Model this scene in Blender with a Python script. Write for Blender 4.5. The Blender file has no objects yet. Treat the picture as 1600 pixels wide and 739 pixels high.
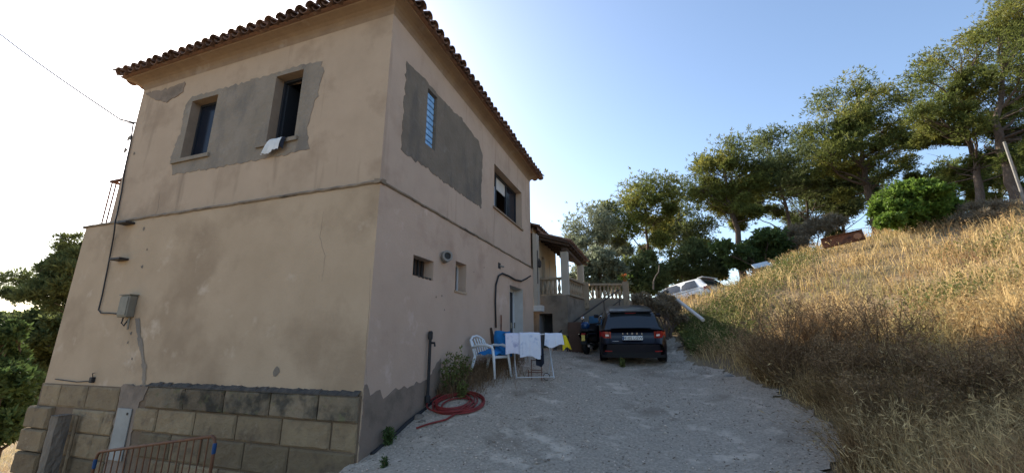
import bpy, math, random
import numpy as np
from mathutils import Vector, Matrix
from mathutils.geometry import tessellate_polygon

sc = bpy.context.scene
R = math.radians
COL = sc.collection
# ------------------------------------------------------------------ camera
CAM = np.array([3.98, -5.0, 1.6]); FPX = 627.0
YAW, PITCH, ROLL = R(19.14), R(14.4), R(-0.28)
_fw = np.array([-math.sin(YAW)*math.cos(PITCH), math.cos(YAW)*math.cos(PITCH), math.sin(PITCH)])
_r0 = np.array([math.cos(YAW), math.sin(YAW), 0.0]); _u0 = np.cross(_r0, _fw)
_rt = _r0*math.cos(ROLL) + _u0*math.sin(ROLL); _up = -_r0*math.sin(ROLL) + _u0*math.cos(ROLL)
cd = bpy.data.cameras.new('camera'); co = bpy.data.objects.new('camera', cd); COL.objects.link(co)
co.matrix_world = Matrix(((_rt[0], _up[0], -_fw[0], CAM[0]), (_rt[1], _up[1], -_fw[1], CAM[1]),
                          (_rt[2], _up[2], -_fw[2], CAM[2]), (0, 0, 0, 1)))
cd.sensor_fit = 'HORIZONTAL'; cd.sensor_width = 36.0; cd.lens = 36.0*FPX/1600.0
cd.clip_start = 0.05; cd.clip_end = 3000
sc.camera = co
# ------------------------------------------------------------------ sky and sun
SUN_PHI, SUN_EL = R(34), R(28.5)       # azimuth from -X towards +Y, elevation
SD = Vector((-math.cos(SUN_PHI)*math.cos(SUN_EL), math.sin(SUN_PHI)*math.cos(SUN_EL), math.sin(SUN_EL)))
w = bpy.data.worlds.new('World'); sc.world = w; w.use_nodes = True
nt = w.node_tree; bg = nt.nodes['Background']
sky = nt.nodes.new('ShaderNodeTexSky'); sky.sky_type = 'NISHITA'; sky.sun_disc = False
sky.sun_elevation = SUN_EL; sky.sun_rotation = math.atan2(SD.x, SD.y)
sky.altitude = 100; sky.air_density = 1.0; sky.dust_density = 1.1; sky.ozone_density = 1.4
nt.links.new(sky.outputs[0], bg.inputs[0]); bg.inputs[1].default_value = 0.15
sd = bpy.data.lights.new('sun', 'SUN'); sd.energy = 5.0; sd.angle = R(0.55); sd.color = (1, 0.90, 0.74)
so = bpy.data.objects.new('sun', sd); COL.objects.link(so); so.location = (-20, 20, 20)
so.rotation_euler = SD.to_track_quat('Z', 'Y').to_euler()
vs = sc.view_settings; vs.view_transform = 'Standard'; vs.look = 'None'; vs.exposure = 0.92; vs.gamma = 1.0
vs.use_curve_mapping = False
sc.render.engine = 'CYCLES'; sc.cycles.use_denoising = True
sc.cycles.max_bounces = 8; sc.cycles.transparent_max_bounces = 12
rng = np.random.default_rng(7); random.seed(7)

# ------------------------------------------------------------------ measuring helpers (photo point -> place)
_hd = np.array([-math.sin(YAW), math.cos(YAW), 0.0])
def ray(u, v): return _fw + _rt*(u-800)/FPX + _up*(369.5-v)/FPX
def onx(u, v, x): d = ray(u, v); return CAM + d*((x-CAM[0])/d[0])
def ony(u, v, y): d = ray(u, v); return CAM + d*((y-CAM[1])/d[1])
def onz(u, v, z): d = ray(u, v); return CAM + d*((z-CAM[2])/d[2])
def at(u, v, D): d = ray(u, v); return CAM + d*(D/(d @ _hd))
def pxm(P): return float((np.asarray(P)-CAM) @ _fw)/FPX      # metres per photo pixel at P

# ------------------------------------------------------------------ object helpers
class MB:
    def __init__(s): s.v = []; s.f = []
    def add(s, vs, fs):
        n = len(s.v); s.v += [tuple(map(float, p)) for p in vs]; s.f += [tuple(i+n for i in q) for q in fs]; return s
    def box(s, x0, x1, y0, y1, z0, z1):
        return s.add([(x0,y0,z0),(x1,y0,z0),(x1,y1,z0),(x0,y1,z0),(x0,y0,z1),(x1,y0,z1),(x1,y1,z1),(x0,y1,z1)],
                     [(0,3,2,1),(4,5,6,7),(0,1,5,4),(1,2,6,5),(2,3,7,6),(3,0,4,7)])
    def bbox(s, x0, x1, y0, y1, z0, z1, b=.01, ny=True):
        # box with chamfered edges
        xs = (x0, x0+b, x1-b, x1); ys = (y0, y0+b, y1-b, y1); zs = (z0, z0+b, z1-b, z1)
        P = []
        for (i, a0) in ((0, 1), (3, 2)):
            pass
        import itertools
        pts = {}; V = []
        for sx in (0, 1):
            for sy in (0, 1):
                for sz in (0, 1):
                    X = (xs[0], xs[3])[sx]; Y = (ys[0], ys[3])[sy]; Z = (zs[0], zs[3])[sz]
                    x = (xs[1], xs[2])[sx]; y = (ys[1], ys[2])[sy]; z = (zs[1], zs[2])[sz]
                    for k, p in enumerate(((X, y, z), (x, Y, z), (x, y, Z))):
                        pts[(sx, sy, sz, k)] = len(V); V.append(p)
        F = []
        g = lambda *a: pts[a]
        for q in (0, 1):
            F.append([g(q,0,0,0), g(q,1,0,0), g(q,1,1,0), g(q,0,1,0)][::(1 if q else -1)])
            F.append([g(0,q,0,1), g(1,q,0,1), g(1,q,1,1), g(0,q,1,1)][::(-1 if q else 1)])
            F.append([g(0,0,q,2), g(1,0,q,2), g(1,1,q,2), g(0,1,q,2)][::(1 if q else -1)])
        for a in (0, 1):
            for b_ in (0, 1):
                F.append([g(a,b_,0,0), g(a,b_,0,1), g(a,b_,1,1), g(a,b_,1,0)])
                F.append([g(a,0,b_,0), g(a,0,b_,2), g(a,1,b_,2), g(a,1,b_,0)])
                F.append([g(0,a,b_,1), g(0,a,b_,2), g(1,a,b_,2), g(1,a,b_,1)])
                for c in (0, 1): F.append([g(a,b_,c,0), g(a,b_,c,1), g(a,b_,c,2)])
        return s.add(V, F)
    def tube(s, path, r, n=8, cap=True):
        P = [np.array(p, float) for p in path]; m = len(P)
        rr = r if hasattr(r, '__len__') else [r]*m
        V = []; F = []; prev = None
        for i in range(m):
            t = P[min(i+1, m-1)]-P[max(i-1, 0)]; t = t/(np.linalg.norm(t)+1e-9)
            a = prev if prev is not None else (np.array([0,0,1.]) if abs(t[2]) < .9 else np.array([1.,0,0]))
            a = a-t*(a @ t); a /= np.linalg.norm(a)+1e-9; prev = a; b = np.cross(t, a)
            for k in range(n):
                q = 2*math.pi*k/n; V.append(P[i]+rr[i]*(a*math.cos(q)+b*math.sin(q)))
        for i in range(m-1):
            for k in range(n):
                F.append((i*n+k, i*n+(k+1) % n, (i+1)*n+(k+1) % n, (i+1)*n+k))
        if cap: F += [tuple(range(n))[::-1], tuple(range((m-1)*n, m*n))]
        return s.add(V, F)
    def lathe(s, prof, c=(0,0,0), n=12, ax=2):
        V = []; F = []
        for (r, h) in prof:
            for k in range(n):
                q = 2*math.pi*k/n; p = [r*math.cos(q), r*math.sin(q), h]
                if ax == 0: p = [p[2], p[0], p[1]]
                if ax == 1: p = [p[0], p[2], p[1]]
                V.append((p[0]+c[0], p[1]+c[1], p[2]+c[2]))
        m = len(prof)
        for i in range(m-1):
            for k in range(n): F.append((i*n+k, i*n+(k+1) % n, (i+1)*n+(k+1) % n, (i+1)*n+k))
        F += [tuple(range(n))[::-1], tuple(range((m-1)*n, m*n))]
        return s.add(V, F)
    def grid(s, fn, nu, nv, close=False):
        V = [fn(i/nu, j/nv) for j in range(nv+1) for i in range(nu+1)]
        F = [(j*(nu+1)+i, j*(nu+1)+i+1, (j+1)*(nu+1)+i+1, (j+1)*(nu+1)+i) for j in range(nv) for i in range(nu)]
        return s.add(V, F)
    def xf(s, M):
        s.v = [tuple(M @ Vector(p)) for p in s.v]; return s
    def build(s, name, mat=None, parent=None, smooth=False):
        me = bpy.data.meshes.new(name); me.from_pydata(s.v, [], s.f); me.validate(); me.update()
        return link(name, me, mat, parent, smooth)

def link(name, me, mat, parent=None, smooth=False):
    if mat is not None: me.materials.append(mat)
    if smooth: me.polygons.foreach_set('use_smooth', [True]*len(me.polygons))
    o = bpy.data.objects.new(name, me); COL.objects.link(o)
    if parent is not None: o.parent = parent
    return o
def np_mesh(name, V, F4=None, F3=None):
    V = np.asarray(V, np.float32); loops = []; starts = []; tot = 0
    parts = []
    st = []
    for F in (F4, F3):
        if F is None or len(F) == 0: continue
        F = np.asarray(F, np.int32); k = F.shape[1]
        parts.append(F.ravel()); st.append(tot + np.arange(len(F), dtype=np.int32)*k); tot += F.size
    L = np.concatenate(parts); S = np.concatenate(st)
    me = bpy.data.meshes.new(name); me.vertices.add(len(V)); me.vertices.foreach_set('co', V.ravel())
    me.loops.add(len(L)); me.loops.foreach_set('vertex_index', L)
    me.polygons.add(len(S)); me.polygons.foreach_set('loop_start', S)
    me.update(calc_edges=True); me.validate()
    return me
def tag(o, label=None, cat=None, group=None, kind=None):
    if label: o['label'] = label
    if cat: o['category'] = cat
    if group: o['group'] = group
    if kind: o['kind'] = kind
    return o
def empty(name, loc=(0,0,0), rz=0.0, label=None, cat=None, group=None):
    o = bpy.data.objects.new(name, None); COL.objects.link(o); o.location = tuple(map(float, loc)); o.rotation_euler = (0,0,rz)
    o.empty_display_size = .2
    return tag(o, label, cat, group)
def dup(o, parent=None):
    c = o.copy(); COL.objects.link(c); c.parent = parent
    for ch in list(o.children): dup(ch, c)
    return c

# ------------------------------------------------------------------ materials
def mat(name, c1, c2=None, scale=3.0, rough=.85, bump=0.0, bscale=40.0, metal=0.0, c3=None, s3=.6, t3=.58, spec=.3, stretch=None, detail=6,
        c4=None, s4=1.0, t4=.6, stretch4=None, isl=0.0, trans=0.0, coat=0.0, bumpd=.02, rnd=0.0):
    m = bpy.data.materials.new(name); m.use_nodes = True; n = m.node_tree.nodes; L = m.node_tree.links
    b = n['Principled BSDF']; b.inputs['Roughness'].default_value = rough; b.inputs['Metallic'].default_value = metal
    b.inputs['Specular IOR Level'].default_value = spec; b.inputs['Coat Weight'].default_value = coat
    tc = n.new('ShaderNodeTexCoord')
    def noise(sc_, st=None, det=detail, seed=0.0):
        mp = n.new('ShaderNodeMapping'); mp.inputs['Scale'].default_value = st or (1,1,1); mp.inputs['Location'].default_value = (seed, seed*1.7, seed*.6)
        L.new(tc.outputs['Object'], mp.inputs[0])
        t = n.new('ShaderNodeTexNoise'); t.inputs['Scale'].default_value = sc_; t.inputs['Detail'].default_value = det
        t.inputs['Roughness'].default_value = .6
        L.new(mp.outputs[0], t.inputs['Vector']); return t.outputs['Fac']
    def ramp(fac, a, b_):
        r = n.new('ShaderNodeMapRange'); r.inputs['From Min'].default_value = a; r.inputs['From Max'].default_value = b_
        L.new(fac, r.inputs[0]); return r.outputs[0]
    def mix(fac, A, B):
        x = n.new('ShaderNodeMix'); x.data_type = 'RGBA'
        L.new(fac, x.inputs[0])
        for i, q in ((6, A), (7, B)):
            if isinstance(q, tuple): x.inputs[i].default_value = (*q, 1)
            else: L.new(q, x.inputs[i])
        return x.outputs[2]
    col = None
    if c2 is not None:
        col = mix(ramp(noise(scale, stretch), .35, .65), c1, c2)
    if c3 is not None: col = mix(ramp(noise(s3, stretch, 8, 3.1), t3-.04, t3+.10), col if col is not None else c1, c3)
    if c4 is not None: col = mix(ramp(noise(s4, stretch4, 8, 7.7), t4-.03, t4+.08), col if col is not None else c1, c4)
    if rnd > 0:
        g = n.new('ShaderNodeObjectInfo'); r = n.new('ShaderNodeMapRange'); r.inputs['To Min'].default_value = 1-rnd; r.inputs['To Max'].default_value = 1+rnd
        L.new(g.outputs['Random'], r.inputs[0]); hs = n.new('ShaderNodeHueSaturation'); L.new(r.outputs[0], hs.inputs['Value']); L.new(col, hs.inputs['Color']); col = hs.outputs[0]
    if isl > 0:
        g = n.new('ShaderNodeNewGeometry'); r = n.new('ShaderNodeMapRange')
        r.inputs['To Min'].default_value = 1-isl; r.inputs['To Max'].default_value = 1+isl
        L.new(g.outputs['Random Per Island'], r.inputs[0])
        hs = n.new('ShaderNodeHueSaturation'); L.new(r.outputs[0], hs.inputs['Value'])
        if col is None: hs.inputs['Color'].default_value = (*c1, 1)
        else: L.new(col, hs.inputs['Color'])
        col = hs.outputs[0]
    if col is None: b.inputs['Base Color'].default_value = (*c1, 1)
    else: L.new(col, b.inputs['Base Color'])
    if bump > 0:
        bp = n.new('ShaderNodeBump'); bp.inputs['Strength'].default_value = bump; bp.inputs['Distance'].default_value = bumpd
        L.new(noise(bscale, None, 8, 1.3), bp.inputs['Height']); L.new(bp.outputs[0], b.inputs['Normal'])
    if trans > 0:
        t = n.new('ShaderNodeBsdfTranslucent'); ms = n.new('ShaderNodeMixShader'); ms.inputs[0].default_value = trans
        if col is None: t.inputs[0].default_value = (*c1, 1)
        else: L.new(col, t.inputs[0])
        L.new(b.outputs[0], ms.inputs[1]); L.new(t.outputs[0], ms.inputs[2]); L.new(ms.outputs[0], n['Material Output'].inputs[0])
    return m

M = {}
M['plaster_up'] = mat('upper_plaster', (0.430,0.318,0.221), (0.476,0.353,0.248), 1.3, .95, .5, 30, c3=(0.357,0.258,0.176), s3=.9, t3=.55, c4=(0.304,0.222,0.154), s4=.7, t4=.585, stretch4=(3,3,.3), bumpd=.012)
M['plaster_lo'] = mat('lower_plaster', (0.421,0.309,0.202), (0.474,0.351,0.235), 1.1, .95, .6, 24, c3=(0.341,0.245,0.158), s3=.6, t3=.545, c4=(0.533,0.414,0.301), s4=1.6, t4=.63, bumpd=.012)
M['plaster_up_side'] = mat('upper_side_plaster_lit', (0.477,0.358,0.273), (0.523,0.395,0.302), 1.3, .95, .5, 30, c3=(0.420,0.310,0.230), s3=.9, t3=.57, c4=(0.395,0.286,0.212), s4=.8, t4=.61, stretch4=(3,3,.3), bumpd=.012)  # pinker than the front; the extra paleness paints in light from the bank
M['plaster_lo_side'] = mat('lower_side_plaster_lit', (0.505,0.369,0.275), (0.558,0.413,0.312), 1.1, .95, .6, 24, c3=(0.426,0.299,0.220), s3=.8, t3=.57, c4=(0.629,0.487,0.391), s4=1.6, t4=.64, bumpd=.012)  # pinkish side wall, colour lightened to stand in for light facing the bank
M['cement'] = mat('cement_render', (0.235,0.194,0.147), (0.282,0.233,0.183), 2.2, .95, .9, 14, c3=(0.321,0.276,0.225), s3=2.3, t3=.62, bumpd=.03, c4=(0.191,0.164,0.136), s4=1.1, t4=.56, stretch4=(1.5,1.5,.6))
M['cement_dark'] = mat('dark_cement_render', (0.179,0.147,0.112), (0.216,0.178,0.138), 2.0, .95, .9, 14, c3=(0.259,0.225,0.187), s3=3.0, t3=.64, bumpd=.03, c4=(0.148,0.128,0.106), s4=1.1, t4=.56, stretch4=(1.5,1.5,.6))
M['reveal'] = mat('brown_reveal_render', (0.245,0.184,0.136), (0.286,0.218,0.164), 4, .95, .5, 30, bumpd=.01)
M['mould'] = mat('stained_course', (0.280,0.217,0.154), (0.210,0.161,0.115), 5, .95, .6, 30, c3=(0.084,0.070,0.059), s3=1.6, t3=.54, bumpd=.015)
M['cove'] = mat('ochre_cornice', (0.298,0.215,0.144), (0.245,0.173,0.120), 3, .95, .5, 25, c3=(0.340,0.277,0.224), s3=2.2, t3=.63, bumpd=.015)
M['tile'] = mat('clay_tile', (0.208,0.116,0.076), (0.136,0.084,0.064), 5, .9, .5, 30, c3=(0.240,0.192,0.144), s3=7, t3=.6, bumpd=.01, rnd=0.35)
M['stone'] = mat('sandstone_block', (0.253,0.187,0.109), (0.208,0.150,0.090), 4, .95, .9, 18, c3=(0.144,0.106,0.069), s3=3.1, t3=.58, c4=(0.277,0.212,0.137), s4=6, t4=.62, bumpd=.03, rnd=0.28)
M['stone_dirty'] = mat('soot_stained_block', (0.150,0.121,0.081), (0.205,0.153,0.098), 3.5, .95, .9, 18, c3=(0.062,0.053,0.039), s3=2.6, t3=.52, c4=(0.136,0.124,0.065), s4=5, t4=.6, bumpd=.03, rnd=0.3)
M['stone_base'] = mat('pinkish_mortar', (0.198,0.144,0.096), (0.162,0.114,0.075), 5, .95, .7, 30)
M['grey_render'] = mat('grey_plinth_render', (0.226,0.175,0.133), (0.273,0.210,0.162), 2.5, .95, .5, 30, c3=(0.173,0.135,0.104), s3=2, t3=.56)
M['soot'] = mat('black_grime', (.05,.045,.04), (.10,.085,.07), 8, .95, .4, 40)
M['dark_room'] = mat('dim_interior', (.20,.19,.19), (.26,.25,.24), 2, .9)
M['glass'] = mat('window_glass', (.012,.016,.026), rough=.15, spec=.12)
M['blueglass'] = mat('glass_block', (.14,.34,.62), (.28,.52,.80), 9, .12, .6, 14, spec=.7)
M['alu'] = mat('dark_aluminium', (.035,.04,.05), rough=.4, metal=.3)
M['white_pvc'] = mat('white_pvc', (0.560,0.576,0.577), (0.496,0.512,0.515), 6, .4)
M['white_paint'] = mat('white_paint', (0.576,0.560,0.528), (0.496,0.480,0.448), 4, .7)
M['greypipe'] = mat('grey_pipe', (0.270,0.252,0.224), (0.210,0.194,0.175), 8, .7)
M['greybox'] = mat('grey_plastic', (0.225,0.202,0.154), (0.182,0.162,0.126), 6, .6)
M['black'] = mat('black_rubber', (.018,.018,.02), (.03,.03,.03), 10, .6)
M['iron'] = mat('black_iron', (.03,.028,.028), (.05,.04,.035), 20, .65)
M['rust'] = mat('rusty_steel', (.13,.055,.032), (.20,.085,.045), 8, .85, .4, 40, c3=(.06,.03,.022), s3=4, t3=.55)
M['orange'] = mat('faded_orange_paint', (0.190,0.086,0.040), (0.146,0.065,0.036), 9, .7, .2, 50, c3=(0.123,0.060,0.043), s3=5, t3=.6)
M['blue_plastic'] = mat('blue_plastic', (0.010,0.055,0.160), rough=.5)
M['hose'] = mat('red_hose', (0.240,0.032,0.027), (0.176,0.025,0.023), 6, .45)
M['chair'] = mat('white_resin', (.74,.76,.76), (.66,.68,.68), 5, .45)
M['bluecloth'] = mat('blue_fabric', (.015,.16,.42), (.02,.21,.52), 7, .8, .3, 30)
M['towel'] = mat('white_floral_towel', (.74,.72,.80), (.66,.65,.76), 6, .95, .3, 60, c3=(.36,.36,.52), s3=6, t3=.60)
M['towel2'] = mat('white_towel', (.72,.74,.80), (.66,.68,.76), 6, .95, .3, 60, c3=(.40,.47,.62), s3=8, t3=.62)
M['yellow'] = mat('yellow_cloth', (.75,.58,.02), (.62,.46,.02), 6, .9)
M['navy'] = mat('dark_cloth', (.012,.014,.022), (.025,.03,.045), 6, .95)
M['whitecloth'] = mat('white_cloth', (.74,.73,.70), (.62,.61,.58), 7, .95)
M['steel'] = mat('painted_wire', (.62,.63,.64), rough=.4, metal=.4)
M['wood'] = mat('weathered_wood', (.20,.145,.095), (.14,.10,.07), 5, .9, .5, 30, stretch=(6,6,1))
M['darkwood'] = mat('dark_wood', (.055,.035,.025), (.085,.055,.04), 5, .8, .3, 30, stretch=(6,6,1))
M['brown'] = mat('brown_panel', (.085,.045,.03), (.11,.06,.04), 4, .7)
M['terr'] = mat('terrace_wall_render', (0.180,0.148,0.115), (0.223,0.187,0.148), 2.0, .95, .6, 25, c3=(0.122,0.101,0.079), s3=1.4, t3=.56)
M['balu'] = mat('cast_stone', (0.317,0.248,0.173), (0.266,0.205,0.140), 6, .95, .4, 40, c3=(0.173,0.137,0.094), s3=5, t3=.6)
M['annex'] = mat('cream_wall', (0.446,0.360,0.259), (0.410,0.331,0.238), 1.5, .95, .4, 30)
M['annex_white'] = mat('white_wall', (0.404,0.363,0.305), (0.371,0.332,0.276), 2, .95, .3, 30)
M['carpaint'] = mat('navy_car_paint', (0.003,0.003,0.008), rough=.3, spec=.35, coat=.25)
M['carwhite'] = mat('white_car_paint', (.78,.78,.76), rough=.25, spec=.5, coat=.6)
M['carblack'] = mat('car_plastic', (.014,.014,.015), rough=.6)
M['carglass'] = mat('car_glass', (.02,.025,.03), rough=.05, spec=.8)
M['red'] = mat('red_lens', (.30,.012,.012), rough=.15, spec=.6, coat=.5)
M['lens'] = mat('clear_lens', (.75,.55,.45), rough=.15, spec=.6)
M['plate'] = mat('number_plate', (.78,.78,.76), rough=.4)
M['plateyel'] = mat('yellow_plate', (.78,.60,.15), rough=.4)
M['chrome'] = mat('chrome', (.72,.72,.72), rough=.2, metal=1.0)
M['tyre'] = mat('tyre_rubber', (.016,.016,.016), (.028,.026,.024), 12, .9)
M['rim'] = mat('alloy', (.28,.28,.29), rough=.35, metal=.8)
M['mirror'] = mat('mirror_glass', (.75,.82,.9), rough=.03, metal=1.0)
M['terracotta'] = mat('terracotta', (.42,.17,.08), (.34,.13,.06), 8, .9)
M['petal'] = mat('orange_petal', (.50,.14,.05), isl=.4, trans=.3)
M['bark'] = mat('pine_bark', (.085,.062,.048), (.135,.10,.08), 6, .95, .9, 14, stretch=(3,3,.8), c3=(.19,.155,.13), s3=3, t3=.62, bumpd=.05)
M['twig'] = mat('grey_twig', (.20,.165,.13), (.14,.115,.09), 6, .95)
M['drystem'] = mat('dry_stem', (.16,.10,.055), (.23,.15,.08), 5, .95, isl=.3)
M['earth'] = mat('straw_earth', (.30,.22,.125), (.22,.155,.09), 1.6, .97, .8, 20, c3=(.17,.14,.075), s3=.5, t3=.55, bumpd=.05)
M['scrub'] = mat('brown_scrub_stems', (0.286,0.182,0.079), (0.187,0.116,0.053), 1.2, .92, isl=.55, trans=.3, c3=(0.396,0.275,0.121), s3=1.1, t3=.56)
M['litter'] = mat('dry_leaf_litter', (.12,.075,.04), rough=.95, isl=.5)
M['gravel'] = mat('pale_gravel', (0.576,0.470,0.361), (0.359,0.298,0.228), 26, .97, 1.0, 30, c3=(0.274,0.217,0.158), s3=.9, t3=.60, c4=(0.719,0.595,0.463), s4=2.0, t4=.60, bumpd=.04)
M['pebble'] = mat('pebbles', (0.520,0.424,0.337), rough=.95, isl=.6)
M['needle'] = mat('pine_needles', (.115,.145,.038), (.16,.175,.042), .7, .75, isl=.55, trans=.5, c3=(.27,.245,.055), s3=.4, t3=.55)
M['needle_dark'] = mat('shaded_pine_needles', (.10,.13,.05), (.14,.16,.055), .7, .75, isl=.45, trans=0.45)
M['needle_grey'] = mat('olive_leaves', (.17,.20,.13), (.23,.25,.165), .8, .7, isl=.4, trans=0.45)
M['leaf'] = mat('bright_shrub_leaves', (0.111,0.187,0.027), (0.153,0.230,0.041), 1.0, .6, isl=.4, trans=0.5)
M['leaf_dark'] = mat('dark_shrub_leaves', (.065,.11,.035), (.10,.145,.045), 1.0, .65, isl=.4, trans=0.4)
M['weed'] = mat('weed_leaves', (.12,.15,.04), (.17,.18,.06), 1.5, .8, isl=.4, trans=.35)
M['greyweed'] = mat('grey_brush', (.20,.17,.12), (.26,.21,.14), 1.5, .9, isl=.35, trans=.25)
M['seed'] = mat('brown_seed_heads', (.23,.145,.075), (.32,.215,.11), 2, .95, isl=.5, trans=.25)
M['grass'] = mat('dry_grass_blades', (0.673,0.516,0.263), (0.487,0.342,0.150), .7, .9, isl=.55, trans=.40, c3=(0.348,0.204,0.100), s3=.75, t3=.555, c4=(0.278,0.276,0.106), s4=.42, t4=.585)

# ------------------------------------------------------------------ terrain
CP = [(0,.1,0),(0,1.1,.33),(0,2.4,.66),(0,3.8,.88),(0,5.7,1.06),(0,8.3,1.26),(.5,10,1.35),(2.5,9.5,1.24),(1.4,8,1.15),
      (2,0,0.0),(3.6,.7,.03),(1.5,3,.62),(3,3,.42),(3,5,.70),(3.4,6.9,.93),(4.4,7.2,.96),(5.2,4.5,.62),(5.2,1.5,.16),
      (4,-5,0),(1,-3,-.1),(0,-1.2,-.12),(-2,-.8,-.75),(-4.1,-.8,-1.05),(-7,-.8,-1.5),(-2,-5,-.7),(-8.5,3,-2),(-12,5,-2.9),(-20,15,-4),(-40,30,-6),(-6,-8,-1.5),
      (-3,4,-.4),(-6,8,0),(-5,14,2.0),(0,14,2.8),(2,12.6,2.9),(10,-5,1.5),(8,-2,.9),(6.6,-4,.35),(5.6,-1.5,.15),(5.9,8.2,1.35),(6.9,5.2,1.0),
      (3,20,3.3),(7,25,4.2),(14,25,6.6),(25,20,8.6),(20,5,6.9),(20,-8,5),(30,40,11),(0,60,5),(60,60,15),(60,-60,8),(-60,60,-7),(-60,-60,-8),(60,0,12),(0,-60,-3),(-60,0,-8),
      (-3,25,2.5),(-15,40,-1)]
for (u, v, D, dz) in [(1035,462,16.2,-.35),(1120,446,15.4,-.30),(1200,408,17,-.3),(1340,366,16,-.28),(1500,350,12.8,-.3),(1600,346,11.0,-.3),
                      (1300,480,11,-.3),(1500,480,7.4,-.4),(1600,480,6.0,-.4),(1150,500,12.6,-.3),(1600,600,4.5,-.45),(1450,600,5.4,-.45),(1600,735,3.3,-.35)]:
    q = at(u, v, D); CP.append((q[0], q[1], q[2]+dz))
for (u, D) in ((1060,18.6),(1110,17.8)):
    q = at(u, 428, D); CP.append((q[0], q[1], q[2]-1.5))
CP = np.array(CP, float)
def _phi(r2): return np.where(r2 > 1e-9, r2*np.log(np.sqrt(r2)+1e-12), 0.0)
_n = len(CP)
_A = np.zeros((_n+3, _n+3)); _d2 = ((CP[:,None,:2]-CP[None,:,:2])**2).sum(-1)
_A[:_n,:_n] = _phi(_d2) + np.eye(_n)*.6; _A[:_n,_n:] = np.c_[np.ones(_n), CP[:,:2]]; _A[_n:,:_n] = _A[:_n,_n:].T
_W = np.linalg.solve(_A, np.r_[CP[:,2], 0,0,0])
def H(x, y):
    x = np.clip(np.asarray(x, float), -60, 60); y = np.clip(np.asarray(y, float), -60, 60)
    sh = x.shape; X = np.c_[x.ravel(), y.ravel()]; out = np.empty(len(X))
    for a in range(0, len(X), 20000):
        Y = X[a:a+20000]
        out[a:a+20000] = _phi(((Y[:,None]-CP[None,:,:2])**2).sum(-1)) @ _W[:_n] + _W[_n] + Y @ _W[_n+1:]
    return out.reshape(sh)
def Hs(x, y): return float(H(np.array([x]), np.array([y]))[0])
def hit(u, v, t0=1.5, t1=60):
    d = ray(u, v); ts = np.linspace(t0, t1, 1200); P = CAM + ts[:,None]*d
    k = np.where(P[:,2] < H(P[:,0], P[:,1]))[0]
    return P[k[0]] if len(k) else P[-1]
rip = lambda x, y: .035*np.sin(x*2.3+1.1*np.sin(y*1.7))*np.sin(y*2.1+.7) + .02*np.sin(x*5.1+y*3.3)
DRIVE = [(-.02,-9),(-.02,8.9),(.3,9.4),(2.2,10.6),(3.6,10.8),(4.6,9.4),(4.75,8.0)]
DRIVE += [tuple(hit(u, v)[:2]) for (u, v) in [(1075,567),(1130,580),(1190,604),(1258,640),(1312,675),(1332,700),(1300,739)]]
DRIVE += [(DRIVE[-1][0]-.05, -.5),(5.3,-3),(5.4,-9)]
def inpoly(x, y, poly):
    x = np.asarray(x); y = np.asarray(y); c = np.zeros(x.shape, bool); m = len(poly)
    for i in range(m):
        x1, y1 = poly[i]; x2, y2 = poly[(i+1) % m]
        k = ((y1 > y) != (y2 > y)) & (x < (x2-x1)*(y-y1)/(y2-y1+1e-12)+x1); c ^= k
    return c
gx = np.r_[-900,-500,-250,-130,-80,-60:-20:3.0,-20:-8:.8,-8:24:.3,24:60:2.0,62,80,130,250,500,900]
gy = np.r_[-900,-500,-250,-130,-80,-60:-12:3.0,-12:24:.3,24:60:2.0,62,80,130,250,500,900]
GX, GY = np.meshgrid(gx, gy); GZ = H(GX, GY)
_near = inpoly(GX, GY, DRIVE) | inpoly(GX-.5, GY, DRIVE) | inpoly(GX, GY-.5, DRIVE) | inpoly(GX, GY+.5, DRIVE)
GZ = GZ + np.where(inpoly(GX, GY, DRIVE), .0, np.where(_near, .012, rip(GX, GY)))
nx, ny = len(gx), len(gy); I = np.arange(nx*ny).reshape(ny, nx)
F = np.stack([I[:-1,:-1], I[:-1,1:], I[1:,1:], I[1:,:-1]], -1).reshape(-1, 4)
tag(link('ground', np_mesh('ground', np.c_[GX.ravel(), GY.ravel(), GZ.ravel()], F), M['earth'], None, True), 'straw coloured earth of the bank and slopes', 'ground', kind='structure')
dx = np.arange(-.1, 8, .11); dy = np.arange(-9, 11, .11); DX, DY = np.meshgrid(dx, dy)
DXj = DX+.05*np.sin(DY*9+DX*4); DYj = DY+.05*np.sin(DX*8)
DZ = H(DXj, DYj) + .03 + .008*np.sin(DX*7+DY*3)*np.sin(DY*6) + .004*rng.standard_normal(DX.shape)
I = np.arange(DX.size).reshape(DX.shape); F = np.stack([I[:-1,:-1], I[:-1,1:], I[1:,1:], I[1:,:-1]], -1).reshape(-1, 4)
keep = inpoly(DXj.ravel()+.06*rng.standard_normal(DX.size), DYj.ravel(), DRIVE)
F = F[keep[F].sum(1) >= 3]
tag(link('driveway', np_mesh('driveway', np.c_[DXj.ravel(), DYj.ravel(), DZ.ravel()], F), M['gravel'], None, True), 'pale gravel driveway rising beside the house', 'driveway', kind='structure')
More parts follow.
